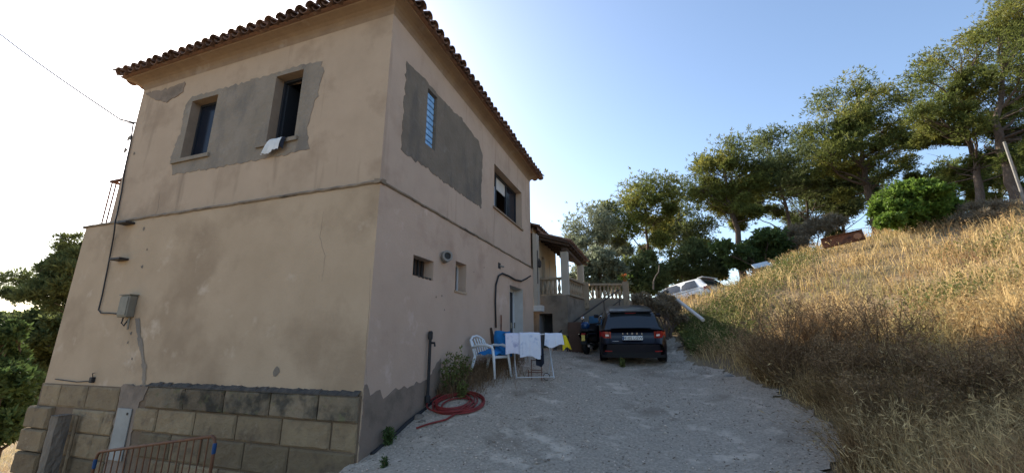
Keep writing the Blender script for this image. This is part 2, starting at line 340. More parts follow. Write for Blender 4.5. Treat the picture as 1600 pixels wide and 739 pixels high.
# loose stones on the gravel
N = 15000
px_ = rng.uniform(0, 7, N*2); rr = CAM[1]+3+14*rng.random(N*2)**1.7; k = inpoly(px_, rr, DRIVE); px_, py_ = px_[k][:N], rr[k][:N]; N = len(px_)
s = .005+.013*rng.random(N)**3; s[rng.random(N) < .012] *= 2.0
oct_ = np.array([(1,0,0),(-1,0,0),(0,1,0),(0,-1,0),(0,0,.7),(0,0,-.7)]); of = np.array([(0,2,4),(2,1,4),(1,3,4),(3,0,4),(2,0,5),(1,2,5),(3,1,5),(0,3,5)])
a = rng.random(N)*6.28; jit = 1+.35*rng.standard_normal((N,6,3))
V = oct_[None]*jit*s[:,None,None]; ca, sa = np.cos(a)[:,None], np.sin(a)[:,None]
V = np.stack([V[...,0]*ca-V[...,1]*sa, V[...,0]*sa+V[...,1]*ca, V[...,2]], -1) + np.stack([px_, py_, H(px_, py_)+.034], -1)[:,None]
tag(link('gravel_stones', np_mesh('gravel_stones', V.reshape(-1,3), None, (of[None]+np.arange(N)[:,None,None]*6).reshape(-1,3)), M['pebble']), 'loose stones scattered over the driveway', 'gravel', kind='stuff')

# ------------------------------------------------------------------ house
L1, L2, ZC, ZH = 6.92, 8.53, 4.07, 7.33
house = empty('house', (0,0,0), 0, 'two storey beige plastered house with tiled roof and grey cement patches', 'house')
def wall_holes(mb, fn, a0, a1, b0, b1, holes, depth, cuts=12):
    """wall sheet fn(a,b,d) with rectangular openings and reveals (d = inward depth)"""
    A = sorted(set([a0,a1]+[h[0] for h in holes]+[h[1] for h in holes])); B = sorted(set([b0,b1]+[h[2] for h in holes]+[h[3] for h in holes]))
    for i in range(len(A)-1):
        for j in range(len(B)-1):
            ca, cb = (A[i]+A[i+1])/2, (B[j]+B[j+1])/2
            if any(h[0] < ca < h[1] and h[2] < cb < h[3] for h in holes): continue
            mb.add([fn(A[i],B[j],0), fn(A[i+1],B[j],0), fn(A[i+1],B[j+1],0), fn(A[i],B[j+1],0)], [(0,1,2,3)])
            mb.add([fn(A[i],B[j],depth), fn(A[i+1],B[j],depth), fn(A[i+1],B[j+1],depth), fn(A[i],B[j+1],depth)], [(3,2,1,0)])
def reveal(fn, h, d, t=.004):
    mb = MB(); a0, a1, b0, b1 = h
    for (p, q) in (((a0,b0),(a1,b0)), ((a1,b0),(a1,b1)), ((a1,b1),(a0,b1)), ((a0,b1),(a0,b0))):
        mb.add([fn(p[0],p[1],-t), fn(q[0],q[1],-t), fn(q[0],q[1],d), fn(p[0],p[1],d)], [(0,1,2,3)])
    return mb
fF = lambda a, b, d: (a, d, b)              # front facade, faces -Y
fS = lambda a, b, d: (-d, a, b)             # side wall, faces +X
fF2 = lambda a, b, d: (a, d-.06, b); fS2 = lambda a, b, d: (.06-d, a, b)
WL = [(-5.06,-4.27,5.27,6.62), (-2.66,-1.97,5.22,6.65)]
WS = [(1.25,1.63,5.36,6.60), (4.93,7.48,5.22,6.51)]
WLo = [(.98,1.68,2.70,3.06), (2.60,3.12,2.61,3.24), (6.05,7.29,1.0,3.15)]
mb = MB(); TH = .32
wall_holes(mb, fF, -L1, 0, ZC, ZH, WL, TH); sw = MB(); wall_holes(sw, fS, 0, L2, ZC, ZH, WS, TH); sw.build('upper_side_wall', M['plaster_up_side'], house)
mb.add([(-L1,0,ZC),(-L1,L2,ZC),(-L1,L2,ZH),(-L1,0,ZH)], [(0,1,2,3)]); mb.add([(-L1,L2,ZC),(0,L2,ZC),(0,L2,ZH),(-L1,L2,ZH)], [(0,1,2,3)])
mb.build('upper_wall', M['plaster_up'], house)
mb = MB(); XL = -7.62
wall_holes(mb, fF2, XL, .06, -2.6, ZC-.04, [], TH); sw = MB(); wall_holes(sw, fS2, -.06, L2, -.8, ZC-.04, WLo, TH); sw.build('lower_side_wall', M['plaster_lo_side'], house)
mb.add([(XL,-.06,-2.6),(XL,L2,-2.6),(XL,L2,ZC-.04),(XL,-.06,ZC-.04)], [(0,1,2,3)]); mb.add([(XL,L2,-2.6),(.06,L2,-2.6),(.06,L2,ZC-.04),(XL,L2,ZC-.04)], [(0,1,2,3)])
mb.build('lower_wall', M['plaster_lo'], house)
MB().box(XL+.02, -.02, -.02, L2-.02, ZC-.16, ZC-.045).build('floor_slab', M['dark_room'], house)
MB().box(-L1+.02, -.02, .02, L2-.02, ZH-.06, ZH-.01).build('ceiling', M['dark_room'], house)
mb = MB(); mb.box(-L1+.4, -.4, 3.4, 3.5, ZC, ZH-.07); mb.box(-3.6, -3.5, .35, 3.4, ZC, ZH-.07); mb.box(-2.8, -2.7, 3.5, L2-.02, ZC, ZH-.07)
mb.box(-2.2,-2.1,.3,L2-.1,-.8,ZC-.17)
mb.build('partition', M['dark_room'], house)
# string course: thin ledge all round, its top grimy
def course(mb, prof, x0, y0, x1, y1):
    """moulding profile [(out, z)] swept along -X on the front then along +Y on the side"""
    n = len(prof)
    V = [(x0, y0-o, z) for o, z in prof] + [(x1+o, y0-o, z) for o, z in prof] + [(x1+o, y1, z) for o, z in prof]
    F = [(k*n+i, k*n+i+1, (k+1)*n+i+1, (k+1)*n+i) for k in range(2) for i in range(n-1)]
    F += [tuple(range(n))[::-1], tuple(range(2*n, 3*n))]
    mb.add(V, F)
mb = MB(); nseg = 40
prof = [(-.03,-.065),(.07,-.06),(.092,-.04),(.088,-.02),(.05,.008),(-.03,.015)]
def run(pts, nrm, z, jig=.008):
    n = len(prof); V = []
    for p in pts:
        j = random.uniform(-jig, jig)
        for o, h in prof: V.append((p[0]+nrm[0]*o*(1+j*6), p[1]+nrm[1]*o*(1+j*6), z+h+j))
    m = len(pts); F = [(k*n+i, (k+1)*n+i, (k+1)*n+i+1, k*n+i+1) for k in range(m-1) for i in range(n-1)] + [tuple(range(n)), tuple(range((m-1)*n, m*n))[::-1]]
    mb.add(V, F)
run([(XL-.1+(.1-XL+.1)*i/60-.0, 0) for i in range(61)], (0,-1), ZC)
run([(0, -.1+(L2+.1)*i/60) for i in range(61)], (1,0), ZC+.004)
mb.build('string_course', M['mould'], house)
MB().box(XL-.06, -L1+.001, .02, L2, ZC-.05, ZC+.03).build('balcony_ledge', M['mould'], house)
# coved cornice
OV = .31
CV = [(.0,-.02),(.02,.06),(.055,.115),(.11,.15),(.18,.17),(OV-.06,.18),(OV-.05,.205),(0,.21)]
mb = MB()
ring = lambda o, z: [(-L1-o,-o,z),(o,-o,z),(o,L2+o,z),(-L1-o,L2+o,z)]
V = [p for o, z in CV for p in ring(o, ZH+z)]; F = []
for i in range(len(CV)-1):
    for k in range(4): F.append((i*4+k, i*4+(k+1) % 4, (i+1)*4+(k+1) % 4, (i+1)*4+k))
mb.add(V, F); mb.build('cornice', M['cove'], house)
# cement repair blister under the far end of the cornice
# roof: hipped, barrel tiles
PIT = R(17); ZE = ZH+.25; OE = OV+.03
hx = (L1+2*OE)/2; RZ = ZE+hx*math.tan(PIT)
mb = MB(); A = (-L1-OE,-OE,ZE-.04); B = (OE,-OE,ZE-.04); Cc = (OE,L2+OE,ZE-.04); Dd = (-L1-OE,L2+OE,ZE-.04)
E1 = (-L1/2,-OE+hx,RZ-.04); E2 = (-L1/2,L2+OE-hx,RZ-.04)
mb.add([A,B,Cc,Dd,E1,E2], [(0,1,4),(1,2,5,4),(2,3,5),(3,0,4,5),(3,2,1,0)]); roof = mb.build('roof', M['tile'], house)
def tile_mesh(up):
    mb = MB(); n = 7; Lt = .44; V = []
    for e, (y, r) in enumerate(((0,.105),(Lt,.088))):
        for rad in (r, r-.014):
            for k in range(n):
                q = math.pi*k/(n-1); V.append((rad*math.cos(q), y, (1 if up else -1)*rad*math.sin(q)*.85))
    F = []
    for k in range(n-1):
        F += [(k,k+1,2*n+k+1,2*n+k), (n+k,3*n+k,3*n+k+1,n+k+1), (k,n+k,n+k+1,k+1), (2*n+k,2*n+k+1,3*n+k+1,3*n+k)]
    F += [(0,2*n,3*n,n),(n-1,2*n-1,4*n-1,3*n-1)]
    return mb.add(V, F)
def mesh_of(mb, name, m):
    me = bpy.data.meshes.new(name); me.from_pydata(mb.v, [], mb.f); me.update(); me.materials.append(m); return me
TS = .255
tup = [mesh_of(tile_mesh(True), 'roof_tile', M['tile'])]; tdn = mesh_of(tile_mesh(False), 'roof_tile', M['tile'])
bulk = MB(); ntile = 0
def slope_tiles(origin, along, inward, length, rowmax, individual):
    global ntile
    al = Vector(along); iw = Vector(inward); up = Vector((0,0,1))
    sl = iw*math.cos(PIT)+up*math.sin(PIT); nm = al.cross(sl)
    if nm.z < 0: nm = -nm
    nt_ = int(length/TS)
    for row in range(rowmax):
        d = -.06+row*.36
        for i in range(nt_+1):
            t = (i+.5)*length/(nt_+1)
            lim = d*math.cos(PIT)+.12
            if t < lim or t > length-lim:
                if row > 0: continue
            for cov in (1, 0):
                if cov == 0 and row > 0 and individual: pass
                tt = t if cov else t+TS/2
                P = Vector(origin)+al*tt+sl*d+nm*(.045 if cov else .035)
                P += al*random.uniform(-.012,.012)+nm*random.uniform(-.006,.008)+sl*random.uniform(-.03,.02)
                ax = al*(1 if al.cross(sl).z > 0 else -1)
                Mx = Matrix((( ax.x, sl.x, nm.x, P.x),(ax.y, sl.y, nm.y, P.y),(ax.z, sl.z, nm.z, P.z),(0,0,0,1))) @ Matrix.Rotation(random.uniform(-.03,.03),4,'Z')
                if individual and row == 0 or (individual and row == 1 and cov):
                    o = bpy.data.objects.new('roof_tile', tup[0] if cov else tdn); COL.objects.link(o); o.parent = roof; o.matrix_local = Mx; ntile += 1
                else:
                    g = tile_mesh(bool(cov)); g.xf(Mx); bulk.add(g.v, g.f)
slope_tiles((-L1-OE,-OE,ZE), (1,0,0), (0,1,0), L1+2*OE, 11, True)
slope_tiles((OE,-OE,ZE), (0,1,0), (-1,0,0), L2+2*OE, 11, True)
slope_tiles((-L1-OE,-OE,ZE), (0,1,0), (1,0,0), L2+2*OE, 11, False)
slope_tiles((-L1-OE,L2+OE,ZE), (1,0,0), (0,-1,0), L1+2*OE, 11, False)
for (a, b_) in ((A,E1),(B,E1),(Cc,E2),(Dd,E2),(E1,E2)):
    a = Vector(a); b_ = Vector(b_); d = (b_-a); n_ = int(d.length/.38); dn = d.normalized()
    for i in range(n_+1):
        P = a+dn*(i*.38-.1)+Vector((0,0,.10)); ax = dn.cross(Vector((0,0,1))).normalized(); nm = ax.cross(dn)
        g = tile_mesh(True); g.xf(Matrix(((ax.x,dn.x,nm.x,P.x),(ax.y,dn.y,nm.y,P.y),(ax.z,dn.z,nm.z,P.z),(0,0,0,1)))); bulk.add(g.v, g.f)
tag(bulk.build('upper_tiles', M['tile'], roof), kind='stuff')
# cement patches (thin sheets of render with ragged outlines, openings left free)
def ragged(pts, step=.07, amp=.016):
    out = []; m = len(pts)
    for i in range(m):
        a = np.array(pts[i]); b_ = np.array(pts[(i+1) % m]); k = max(1, int(np.linalg.norm(b_-a)/step))
        for j in range(k): out.append(tuple(a+(b_-a)*j/k+rng.normal(0, amp, 2)))
    return out
def patch(name, outline, holes, fn, d, m, parent):
    ol = ragged(outline); rings = [ol]+[[(h[0],h[2]),(h[1],h[2]),(h[1],h[3]),(h[0],h[3])] for h in holes]
    flat = [p for r_ in rings for p in r_]
    tri = tessellate_polygon([[Vector((p[0],p[1],0)) for p in r_] for r_ in rings])
    mb = MB(); n = len(ol)
    mb.add([fn(p[0],p[1],-d) for p in flat], [tuple(t) for t in tri])
    mb.add([fn(p[0],p[1],-d) for p in ol]+[fn(p[0],p[1],.004) for p in ol], [(i,(i+1) % n,n+(i+1) % n,n+i) for i in range(n)])
    return mb.build(name, m, parent)
pxF = lambda L_: [(ony(u,v,0)[0], ony(u,v,0)[2]) for u, v in L_]
pxS = lambda L_: [(onx(u,v,0)[1], onx(u,v,0)[2]) for u, v in L_]
patch('cement_patch', pxF([(270,273),(268,242),(282,210),(290,165),(300,152),(345,140),(385,127),(420,118),(455,106),(485,99),(503,97),(507,112),(497,145),(487,175),(480,205),(483,233),(440,243),(400,251),(330,264)]), WL, fF, .008, M['cement'], house)
patch('cement_patch', pxS([(635,97),(660,120),(685,150),(720,185),(748,222),(754,245),(752,290),(752,325),(715,300),(665,262),(627,236),(630,180)]), [WS[0]], fS, .008, M['cement_dark'], house)
patch('cement_patch', [(ony(u,v,0)[0], ony(u,v,0)[2]) for u, v in [(228,146),(262,140),(290,128),(285,145),(262,160),(245,158)]], [], fF, .012, M['grey_render'], house)
# plinth render on the side wall, ragged top
lowS = lambda L_: [(onx(u,v,.06)[1], onx(u,v,.06)[2]) for u, v in L_]
q = lowS([(574,600),(577,618),(592,608),(600,622),(612,610),(640,603),(668,592)])
patch('plinth_render', [(-.05,-.6)]+[(2.1,-.2),(2.1,1.25)]+q[::-1]+[(-.05,1.0)], [], fS2, .012, M['grey_render'], house)
# windows
def window_glazing(name, fn, h, d, m, bars=0):
    return None
for h in WL+WS[1:]+WLo:
    low = h in WLo
    fn = (fF if h in WL else fS) if not low else fS2
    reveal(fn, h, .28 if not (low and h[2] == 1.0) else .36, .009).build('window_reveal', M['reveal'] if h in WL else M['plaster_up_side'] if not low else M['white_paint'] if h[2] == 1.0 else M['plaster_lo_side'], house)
for (h, opn) in ((WL[0], 0), (WL[1], 1)):
    fr = MB(); a0, a1, b0, b1 = h; y = .17
    fr.box(a0, a0+.05, y, y+.05, b0, b1); fr.box(a1-.05, a1, y, y+.05, b0, b1); fr.box(a0+.05, a1-.05, y, y+.05, b1-.05, b1); fr.box(a0+.05, a1-.05, y, y+.05, b0, b0+.05)
    wi = fr.build('window_frame', M['alu'], house)
    if opn:     # casement stands open inwards
        MB().box(a0+.052, a0+.09, y+.05, y+.62, b0+.05, b1-.06).build('open_casement', M['alu'], wi)
    else:
        MB().box(a0+.05, a1-.05, y+.02, y+.03, b0+.05, b1-.05).build('pane', M['glass'], wi)
    mb = MB(); mb.box(a0-.22, a1+.10, -.05, .02, b0-.09, b0-.012); mb.build('window_sill', M['cement'], house)
# glass block window
h = WS[0]; gb = MB().box(-.16,-.13,h[0],h[1],h[2],h[3]).build('glass_block_window', M['cement_dark'], house)
bm = MB().bbox(0,.07,0,.17,0,.118,.012); bme = mesh_of(bm, 'glass_block', M['blueglass'])
for i in range(2):
    for j in range(9):
        o = bpy.data.objects.new('glass_block', bme); COL.objects.link(o); o.parent = gb; o.location = (-.12, h[0]+.015+i*.18, h[2]+.012+j*.136)
reveal(fS, h, .15, .009).build('window_reveal', M['cement_dark'], house)
# wide side window: frame, three lights, raised blind, open sash
h = WS[1]; a0, a1, b0, b1 = h; fr = MB(); X = -.20
fr.box(X-.06,X,a0,a1,b0,b0+.05); fr.box(X-.06,X,a0,a1,b1-.08,b1)
for a in (a0, a0+.62, a0+1.55, a1-.06): fr.box(X-.06,X,a,a+.06,b0+.05,b1-.08)
wf = fr.build('window_frame', M['alu'], house)
MB().box(X-.035,X-.025,a0+.06,a0+.62,b0+.05,b1-.45).build('pane', mat('sky_painted_pane', (.55,.70,.85), rough=.08, spec=.8), wf)  # sky reflection put into the pane's pale blue base colour
MB().box(X-.035,X-.025,a0+.06,a0+.62,b1-.45,b1-.08).build('pane', M['glass'], wf)
MB().box(X-.035,X-.025,a0+1.61,a1-.06,b0+.05,b1-.08).build('pane', M['glass'], wf)
bl = MB().box(X-.055,X-.045,a0+.68,a0+1.55,b1-.46,b1-.08).build('blind', M['white_paint'], wf)
MB().box(-.02,.05,a0-.08,a1+.05,b0-.06,b0-.010).build('window_sill', M['cove'], house)
# vent window with bars and small window
a0,a1,b0,b1 = WLo[0]; fr = MB().box(-.16,-.14,a0,a1,b0,b1).build('vent_grille', M['darkwood'], house)
for k in range(5): MB().box(-.14,-.115,a0+.05+k*.13,a0+.09+k*.13,b0,b1).build('grille_bar', M['black'], fr)
mb = MB()
for k in range(4): mb.box(-.06,.068,a0+.18+k*.13,a0+.25+k*.13,b0-.012,b0+.025)
mb.build('broken_sill', M['soot'], house)
a0,a1,b0,b1 = WLo[1]; fr = MB(); fr.box(-.18,-.13,a0,a0+.05,b0,b1); fr.box(-.18,-.13,a1-.05,a1,b0,b1); fr.box(-.18,-.13,a0+.05,a1-.05,b1-.05,b1); fr.box(-.18,-.13,a0+.05,a1-.05,b0,b0+.05)
fr = fr.build('window_frame', M['white_pvc'], house); MB().box(-.165,-.155,a0+.05,a1-.05,b0+.05,b1-.05).build('pane', M['glass'], fr)
MB().box(-.02,.085,a0-.03,a1+.03,b0-.035,b0+.004).build('window_sill', M['plaster_lo'], house)
# white door
a0,a1,b0,b1 = WLo[2]; dr = MB()
dr.box(-.28,-.22,a0,a0+.10,b0,b1); dr.box(-.28,-.22,a1-.12,a1,b0,b1); dr.box(-.28,-.22,a0+.10,a1-.12,b1-.10,b1); dr.box(-.28,-.22,a0+.10,a1-.12,b0,b0+.35)
dr = dr.build('door', M['white_pvc'], house)
MB().box(-.26,-.24,a0+.10,a1-.12,b0+.35,b1-.10).build('pane', M['glass'], dr)
MB().box(-.22,-.17,a1-.09,a1-.05,1.95,2.12).build('handle', M['chrome'], dr)
# stone facing, right and left section, block by block
facing = empty('stone_facing'); facing.parent = house
def block(x0, x1, z0, z1, m, d=.06, name='stone_block'):
    j = lambda: random.uniform(-.006, .006)
    mb = MB(); nx_, nz_ = 5, 4; b = .018
    def fn(u, v):
        e = min(u, 1-u, v, 1-v); out = d*(1 if e > 0 else .62)+ (0 if e == 0 else random.uniform(-.008,.008))
        uu = u if u in (0,1) else u; x = x0+.011+(x1-x0-.022)*u; z = z0+.010+(z1-z0-.020)*v
        if e > 0: pass
        return (x+(0 if u in (0,1) else j()), -.06-out, z+(0 if v in (0,1) else j()))
    us = [0,.04,.28,.5,.73,.96,1]; vs_ = [0,.07,.35,.65,.93,1]
    V = [fn(u, v) for v in vs_ for u in us]; nU = len(us)
    F = [(r_*nU+c_, r_*nU+c_+1, (r_+1)*nU+c_+1, (r_+1)*nU+c_) for r_ in range(len(vs_)-1) for c_ in range(nU-1)]
    mb.add(V, F); n0 = len(V)
    rim = [r_*nU for r_ in range(len(vs_))]+[(len(vs_)-1)*nU+c_ for c_ in range(1,nU)]+[r_*nU+nU-1 for r_ in range(len(vs_)-2,-1,-1)]+[c_ for c_ in range(nU-2,0,-1)]
    bk = [(V[i][0], -.055, V[i][2]) for i in rim]; mb.v += bk
    k = len(rim); mb.f += [(rim[i], rim[(i+1) % k], n0+(i+1) % k, n0+i) for i in range(k)]
    return mb.build(name, m, facing, False)
X = lambda u, v: float(ony(u, v, -.1)[0]); Z = lambda u, v: float(ony(u, v, -.1)[2])
zt, z1, z2 = .86, .50, .13
zr = [zt, z1, z2, -.26, -.65, -1.04, -1.43]
r1 = [-4.38, X(287,630), X(350,630), X(422,632), X(497,635), .04]
r2 = [-4.62, X(240,675), X(300,675), X(366,680), X(437,685), X(515,690), .04]
for i in range(5): block(r1[i], r1[i+1], z1, zt, M['stone_dirty'], .075)
for i in range(6): block(r2[i], r2[i+1], z2, z1, M['stone'], .05 if i < 5 else .035)
for rw in range(2, 6):
    xs = [-4.4+(.37 if rw % 2 else 0)]
    while xs[-1] < -.5: xs.append(xs[-1]+random.uniform(.72,.95))
    xs[-1] = .04
    for i in range(len(xs)-1): block(xs[i], xs[i+1], zr[rw+1], zr[rw], M['stone'], .05)
mb = MB(); pts = np.linspace(-4.42, .03, 40)
for i in range(39):
    d0, d1 = .13+random.uniform(-.01,.015), .0
    mb.add([(pts[i],-.05,zt+.045+random.uniform(0,.03)),(pts[i+1],-.05,zt+.045+random.uniform(0,.03)),(pts[i+1],-.137,zt+.006),(pts[i],-.137,zt+.006),(pts[i],-.137,zt-.012),(pts[i+1],-.137,zt-.012)], [(0,1,2,3),(3,2,5,4)])
mb.build('grimy_ledge', M['soot'], facing)
zl = [.80, .40, -.0, -.40, -.80, -1.2, -1.6, -2.0]
lj = [[-7.6,-6.98,-6.12,-5.18],[-6.42,-5.45,-5.16],[-6.42,-5.62,-5.16],[-6.42,-5.40,-5.16],[-6.42,-5.75,-5.16],[-6.42,-5.5,-5.16],[-6.42,-5.75,-5.16]]
for rw in range(7):
    for i in range(len(lj[rw])-1): block(lj[rw][i], lj[rw][i+1], zl[rw+1], zl[rw], M['stone'], .03 if rw == 0 else .05)
for rw in range(1, 7): block(-7.78, -7.0, zl[rw+1], zl[rw], M['stone'], .10)
MB().box(-7.66,-5.13,-.07,-.052,-2.2,.81).build('mortar_bed', M['stone_base'], facing); MB().box(-4.64,.045,-.075,-.052,-2,.855).build('mortar_bed', M['stone_base'], facing)
mb = MB(); mb.box(-7.0,-6.44,-.04,.25,.40,.0); patch('wall_repair', [(-5.16,-1.2),(-4.64,-1.2),(-4.60,.5),(-4.45,.75),(-4.40,.86),(-5.14,.86)], [], fF2, .03, M['grey_render'], house)
# gritty crack repair running down to the stone course
mb = MB(); cr = [(215,497),(217,520),(222,548),(226,575),(225,600),(222,628)]
pc = [ony(u,v,-.06) for u,v in cr]
for i in range(len(pc)-1):
    for k in range(4):
        t0, t1 = k/4, (k+1)/4; p = pc[i]+(pc[i+1]-pc[i])*t0; q = pc[i]+(pc[i+1]-pc[i])*t1; wd = .05+random.uniform(-.015,.025)
        mb.add([(p[0]-wd,-.066,p[2]),(p[0]+wd,-.068,p[2]),(q[0]+wd,-.068,q[2]),(q[0]-wd,-.066,q[2])], [(0,1,2,3)])
mb.build('crack_filling', M['cement'], house)
for (u, v, s_) in [(432,581,.055),(222,416,.03),(230,390,.02),(205,520,.025),(200,535,.02),(207,560,.02),(225,358,.03),(228,226,.0),(196,235,.05),(203,215,.09),(210,240,.03)]:
    if s_ == 0: continue
    yy = -.06 if v > 345 else 0; p = ony(u, v, yy); a = np.linspace(0, 2*math.pi, 9)[:-1]
    mb = MB(); rr_ = s_*(1+.35*rng.standard_normal(8)); mb.add([(p[0]+rr_[i]*math.cos(a[i]), yy-.005, p[2]+1.2*rr_[i]*math.sin(a[i])) for i in range(8)], [tuple(range(8))])
    mb.build('chipped_spot', M['cement_dark'] if s_ < .08 else M['cement'], house)
for (u, v, s_) in [(681,236+228,.018),(690,462,.02),(630,192,.02),(628,215,.02),(756,418,.02),(740,425,.015),(694,484,.02)]:
    p = onx(u, v, .06 if v > 300 else 0); xx = .067 if v > 300 else .006
    mb = MB(); mb.add([(xx,p[1]+s_*math.cos(t)*(1+.3*random.random()),p[2]+s_*math.sin(t)) for t in np.linspace(0,6.28,7)[:-1]], [tuple(range(6))]); mb.build('chipped_spot', M['cement_dark'], house)
for pts, side in (([(505,330),(500,370),(508,400),(503,440)],0),([(250,300),(246,330),(238,345)],0),([(578,420),(577,470),(574,520),(572,560),(573,600)],0)):
    P = []
    for a_, b2 in zip(pts[:-1], pts[1:]):
        for k in range(4): P.append((a_[0]+(b2[0]-a_[0])*k/4+random.uniform(-1,1), a_[1]+(b2[1]-a_[1])*k/4))
    P.append(pts[-1])
    Q = [(onx(u,v,.0605) if side else ony(u,v,-.0605 if v > 300 else -.001)) for u, v in P]
    MB().tube(Q, [.001+.0022*math.sin(math.pi*(i+.5)/len(Q)) for i in range(len(Q))], 4).build('hairline_crack', M['reveal'], house)
# balcony railing at the far end of the facade
rl = empty('balcony_railing', (0,0,0), 0, 'rusty balcony railing at the far left corner above the ledge', 'railing')
zb, ztp = ZC+.03, ZC+1.06
for i in range(4): MB().tube([(-7.5+i*.16,.12,zb),(-7.5+i*.16,.12,ztp)], .014, 6).build('baluster_bar', M['rust'], rl)
for i in range(14): MB().tube([(-7.52,.3+i*.18,zb),(-7.52,.3+i*.18,ztp)], .014, 6).build('baluster_bar', M['rust'], rl)
MB().box(-7.55,-L1-.002,.09,.15,ztp,ztp+.045).build('top_rail', M['rust'], rl); MB().box(-7.55,-7.49,.152,2.8,ztp,ztp+.045).build('top_rail', M['rust'], rl)
# fittings on the facade
for (u, v, lab) in [(203,350,'short black iron bar sticking out of wall just under the string course'),(193,406,'short black iron bar sticking out of wall midway above the grey box')]:
    p = ony(u, v, -.06); o = MB().bbox(p[0]-.15,p[0]+.17,-.22,-.05,p[2]-.025,p[2]+.02,.008).build('iron_bracket', M['iron'], None); tag(o, lab, 'bracket', 'iron bars in the facade')
p = ony(206, 479, -.06); jb = empty('junction_box', (p[0],-.055,p[2]), 0, 'grey electric meter box fixed to the front wall below the cable', 'meter box')
jb.scale = (.78,.8,.85)
MB().bbox(-.17,.17,-.18,.0,-.24,.24,.02).build('casing', M['greybox'], jb); MB().bbox(-.15,.15,-.195,-.18,-.20,.20,.006).build('cover', M['greybox'], jb)
MB().box(-.20,.20,-.20,.005,.242,.262).build('rain_hood', M['greybox'], jb); MB().tube([(-.05,-.1,-.24),(-.07,-.1,-.36),(0,-.08,-.42),(.05,-.05,-.30),(.06,-.02,-.26)], .015, 6).build('cable_tail', M['black'], jb); MB().tube([(.1,-.06,-.24),(.12,-.05,-.5)], .02, 6).build('conduit', M['greybox'], jb)
yy = -.025
cab = [ony(208,194,yy),ony(204,225,yy),ony(196,260,yy),ony(190,300,yy),ony(183,335,yy),ony(180,346,-.15),ony(179,358,-.16),ony(177,372,-.09),ony(168,420,-.085),ony(160,460,-.085),ony(154,484,-.085),ony(158,489,-.085),ony(172,489,-.085),ony(182,490,-.085),ony(194,485,-.10)]
o = MB().tube(cab, .013, 6).build('electric_cable', M['black'], None, True); tag(o, 'black electric cable clipped down the front wall to the grey box', 'cable')
p = ony(208,192,0); br = empty('cable_bracket', p, 0, 'black insulator bracket at the upper left edge of the facade', 'bracket')
MB().tube([(0.12,.02,-.03),(-.22,-.14,.05)], .018, 6).build('arm', M['iron'], br); MB().tube([(.1,-.02,-.06),(-.18,-.12,-.0)], .012, 6).build('clamp', M['iron'], br)
w0 = np.array(p)+np.array([-.22,-.14,.05]); w1 = at(-60, 5, 11.0)
pts = [w0+(w1-w0)*t+np.array([0,0,-.10*math.sin(math.pi*t)]) for t in np.linspace(0,1,12)]
tag(MB().tube(pts, .016, 5).build('overhead_wire', M['black'], None), 'thin overhead wire crossing the white sky to the facade corner', 'wire')
p = ony(147,593,-.06); ws = empty('wall_socket', p, 0, 'small black socket with loose wire low on the front wall', 'socket')
MB().bbox(-.04,.04,-.06,.002,-.05,.05,.008).build('housing', M['black'], ws); MB().tube([(0,-.03,.05),(.01,-.05,.12),(.08,-.05,.13)], .007, 5).build('wire', M['black'], ws)
q = ony(85,596,-.08)-np.array(p); MB().tube([(-.04,-.02,-.02),(q[0]*.4,-.02,-.05),(q[0],-.02,q[2]+.05)], .009, 5).build('wire', M['black'], ws)
x0, z0 = X(178,665), Z(190,692); mc = empty('meter_cabinet', (0,0,0), 0, 'pale grey meter cabinet door set in the wall above the orange barrier', 'cabinet')
xa, xb, zb_, zt_ = -5.08, -4.70, -.10, .47
MB().bbox(xa,xb,-.115,-.095,zb_-.25,zt_,.006).build('door', mat('pale_cabinet', (.34,.33,.30), (.27,.26,.235), 4, .7), mc); MB().bbox(xb-.1,xb-.06,-.125,-.116,zt_-.1,zt_-.06,.003).build('lock', M['iron'], mc)
p0 = ony(97,648,-.30); gp = empty('concrete_post', (p0[0],-.30,p0[2]-.215), 0, 'rough dark concrete post standing against the left end of facade', 'post')
mb = MB()
for k in range(12):
    z = -1.7+k*.165; mb.grid(lambda u, v: (0,0,0), 1, 1) if False else None
def pf(u, v):
    a = 2*math.pi*u; s_ = .105*(1/max(abs(math.cos(a)),abs(math.sin(a))))**.8
    return (s_*math.cos(a)+random.uniform(-.008,.008), s_*math.sin(a)+random.uniform(-.008,.008), -2.2+v*2.42)
mb.grid(pf, 16, 20); mb.add([(-.12,-.12,.215),(.12,-.12,.215),(.12,.12,.215),(-.12,.12,.215)], [(0,1,2,3)]); mb.build('shaft', M['cement_dark'], gp)
MB().tube([(.21,.12,-2.2+.1*k+(0 if k%2 else .0)) for k in range(25)], [.03 if k % 2 else .024 for k in range(25)], 8).build('ribbed_pipe', M['stone'], gp)
# crowd barrier
gb_ = empty('crowd_barrier', (0,0,0), 0, 'faded orange metal crowd barrier with thin upright bars', 'barrier')
bA, bB = ony(152,706,-.8), ony(338,680,-.8); xd = (bB-bA)/np.linalg.norm(bB-bA)
bar = lambda t, h_: bA+(bB-bA)*t+np.array([0,0,-1.0+h_])
MB().tube([bar(0,.08),bar(0,.90),bar(.012,.97),bar(.03,1.0),bar(.97,1.0),bar(.988,.97),bar(1,.90),bar(1,.08)], .02, 8).build('frame', M['orange'], gb_, True)
MB().tube([bar(0,.2),bar(1,.2)], .018, 8).build('bottom_rail', M['orange'], gb_)
for i in range(1, 18): MB().tube([bar(i/18,.2),bar(i/18,.995)], .0085, 6).build('upright_bar', M['orange'], gb_)
for t in (0, 1): MB().lathe([(.022,0),(.025,.02),(.025,.11),(.022,.13)], tuple(bar(t,.78)), 8).build('hook_sleeve', M['blue_plastic'], gb_)
for t in (.12,.88): 
    p = bar(t,0); MB().tube([p+np.array([0,-.25,Hs(p[0],p[1]-.25)-p[2]+.01]), bar(t,.12), bar(t,.2)], .018, 6).build('foot', M['orange'], gb_)
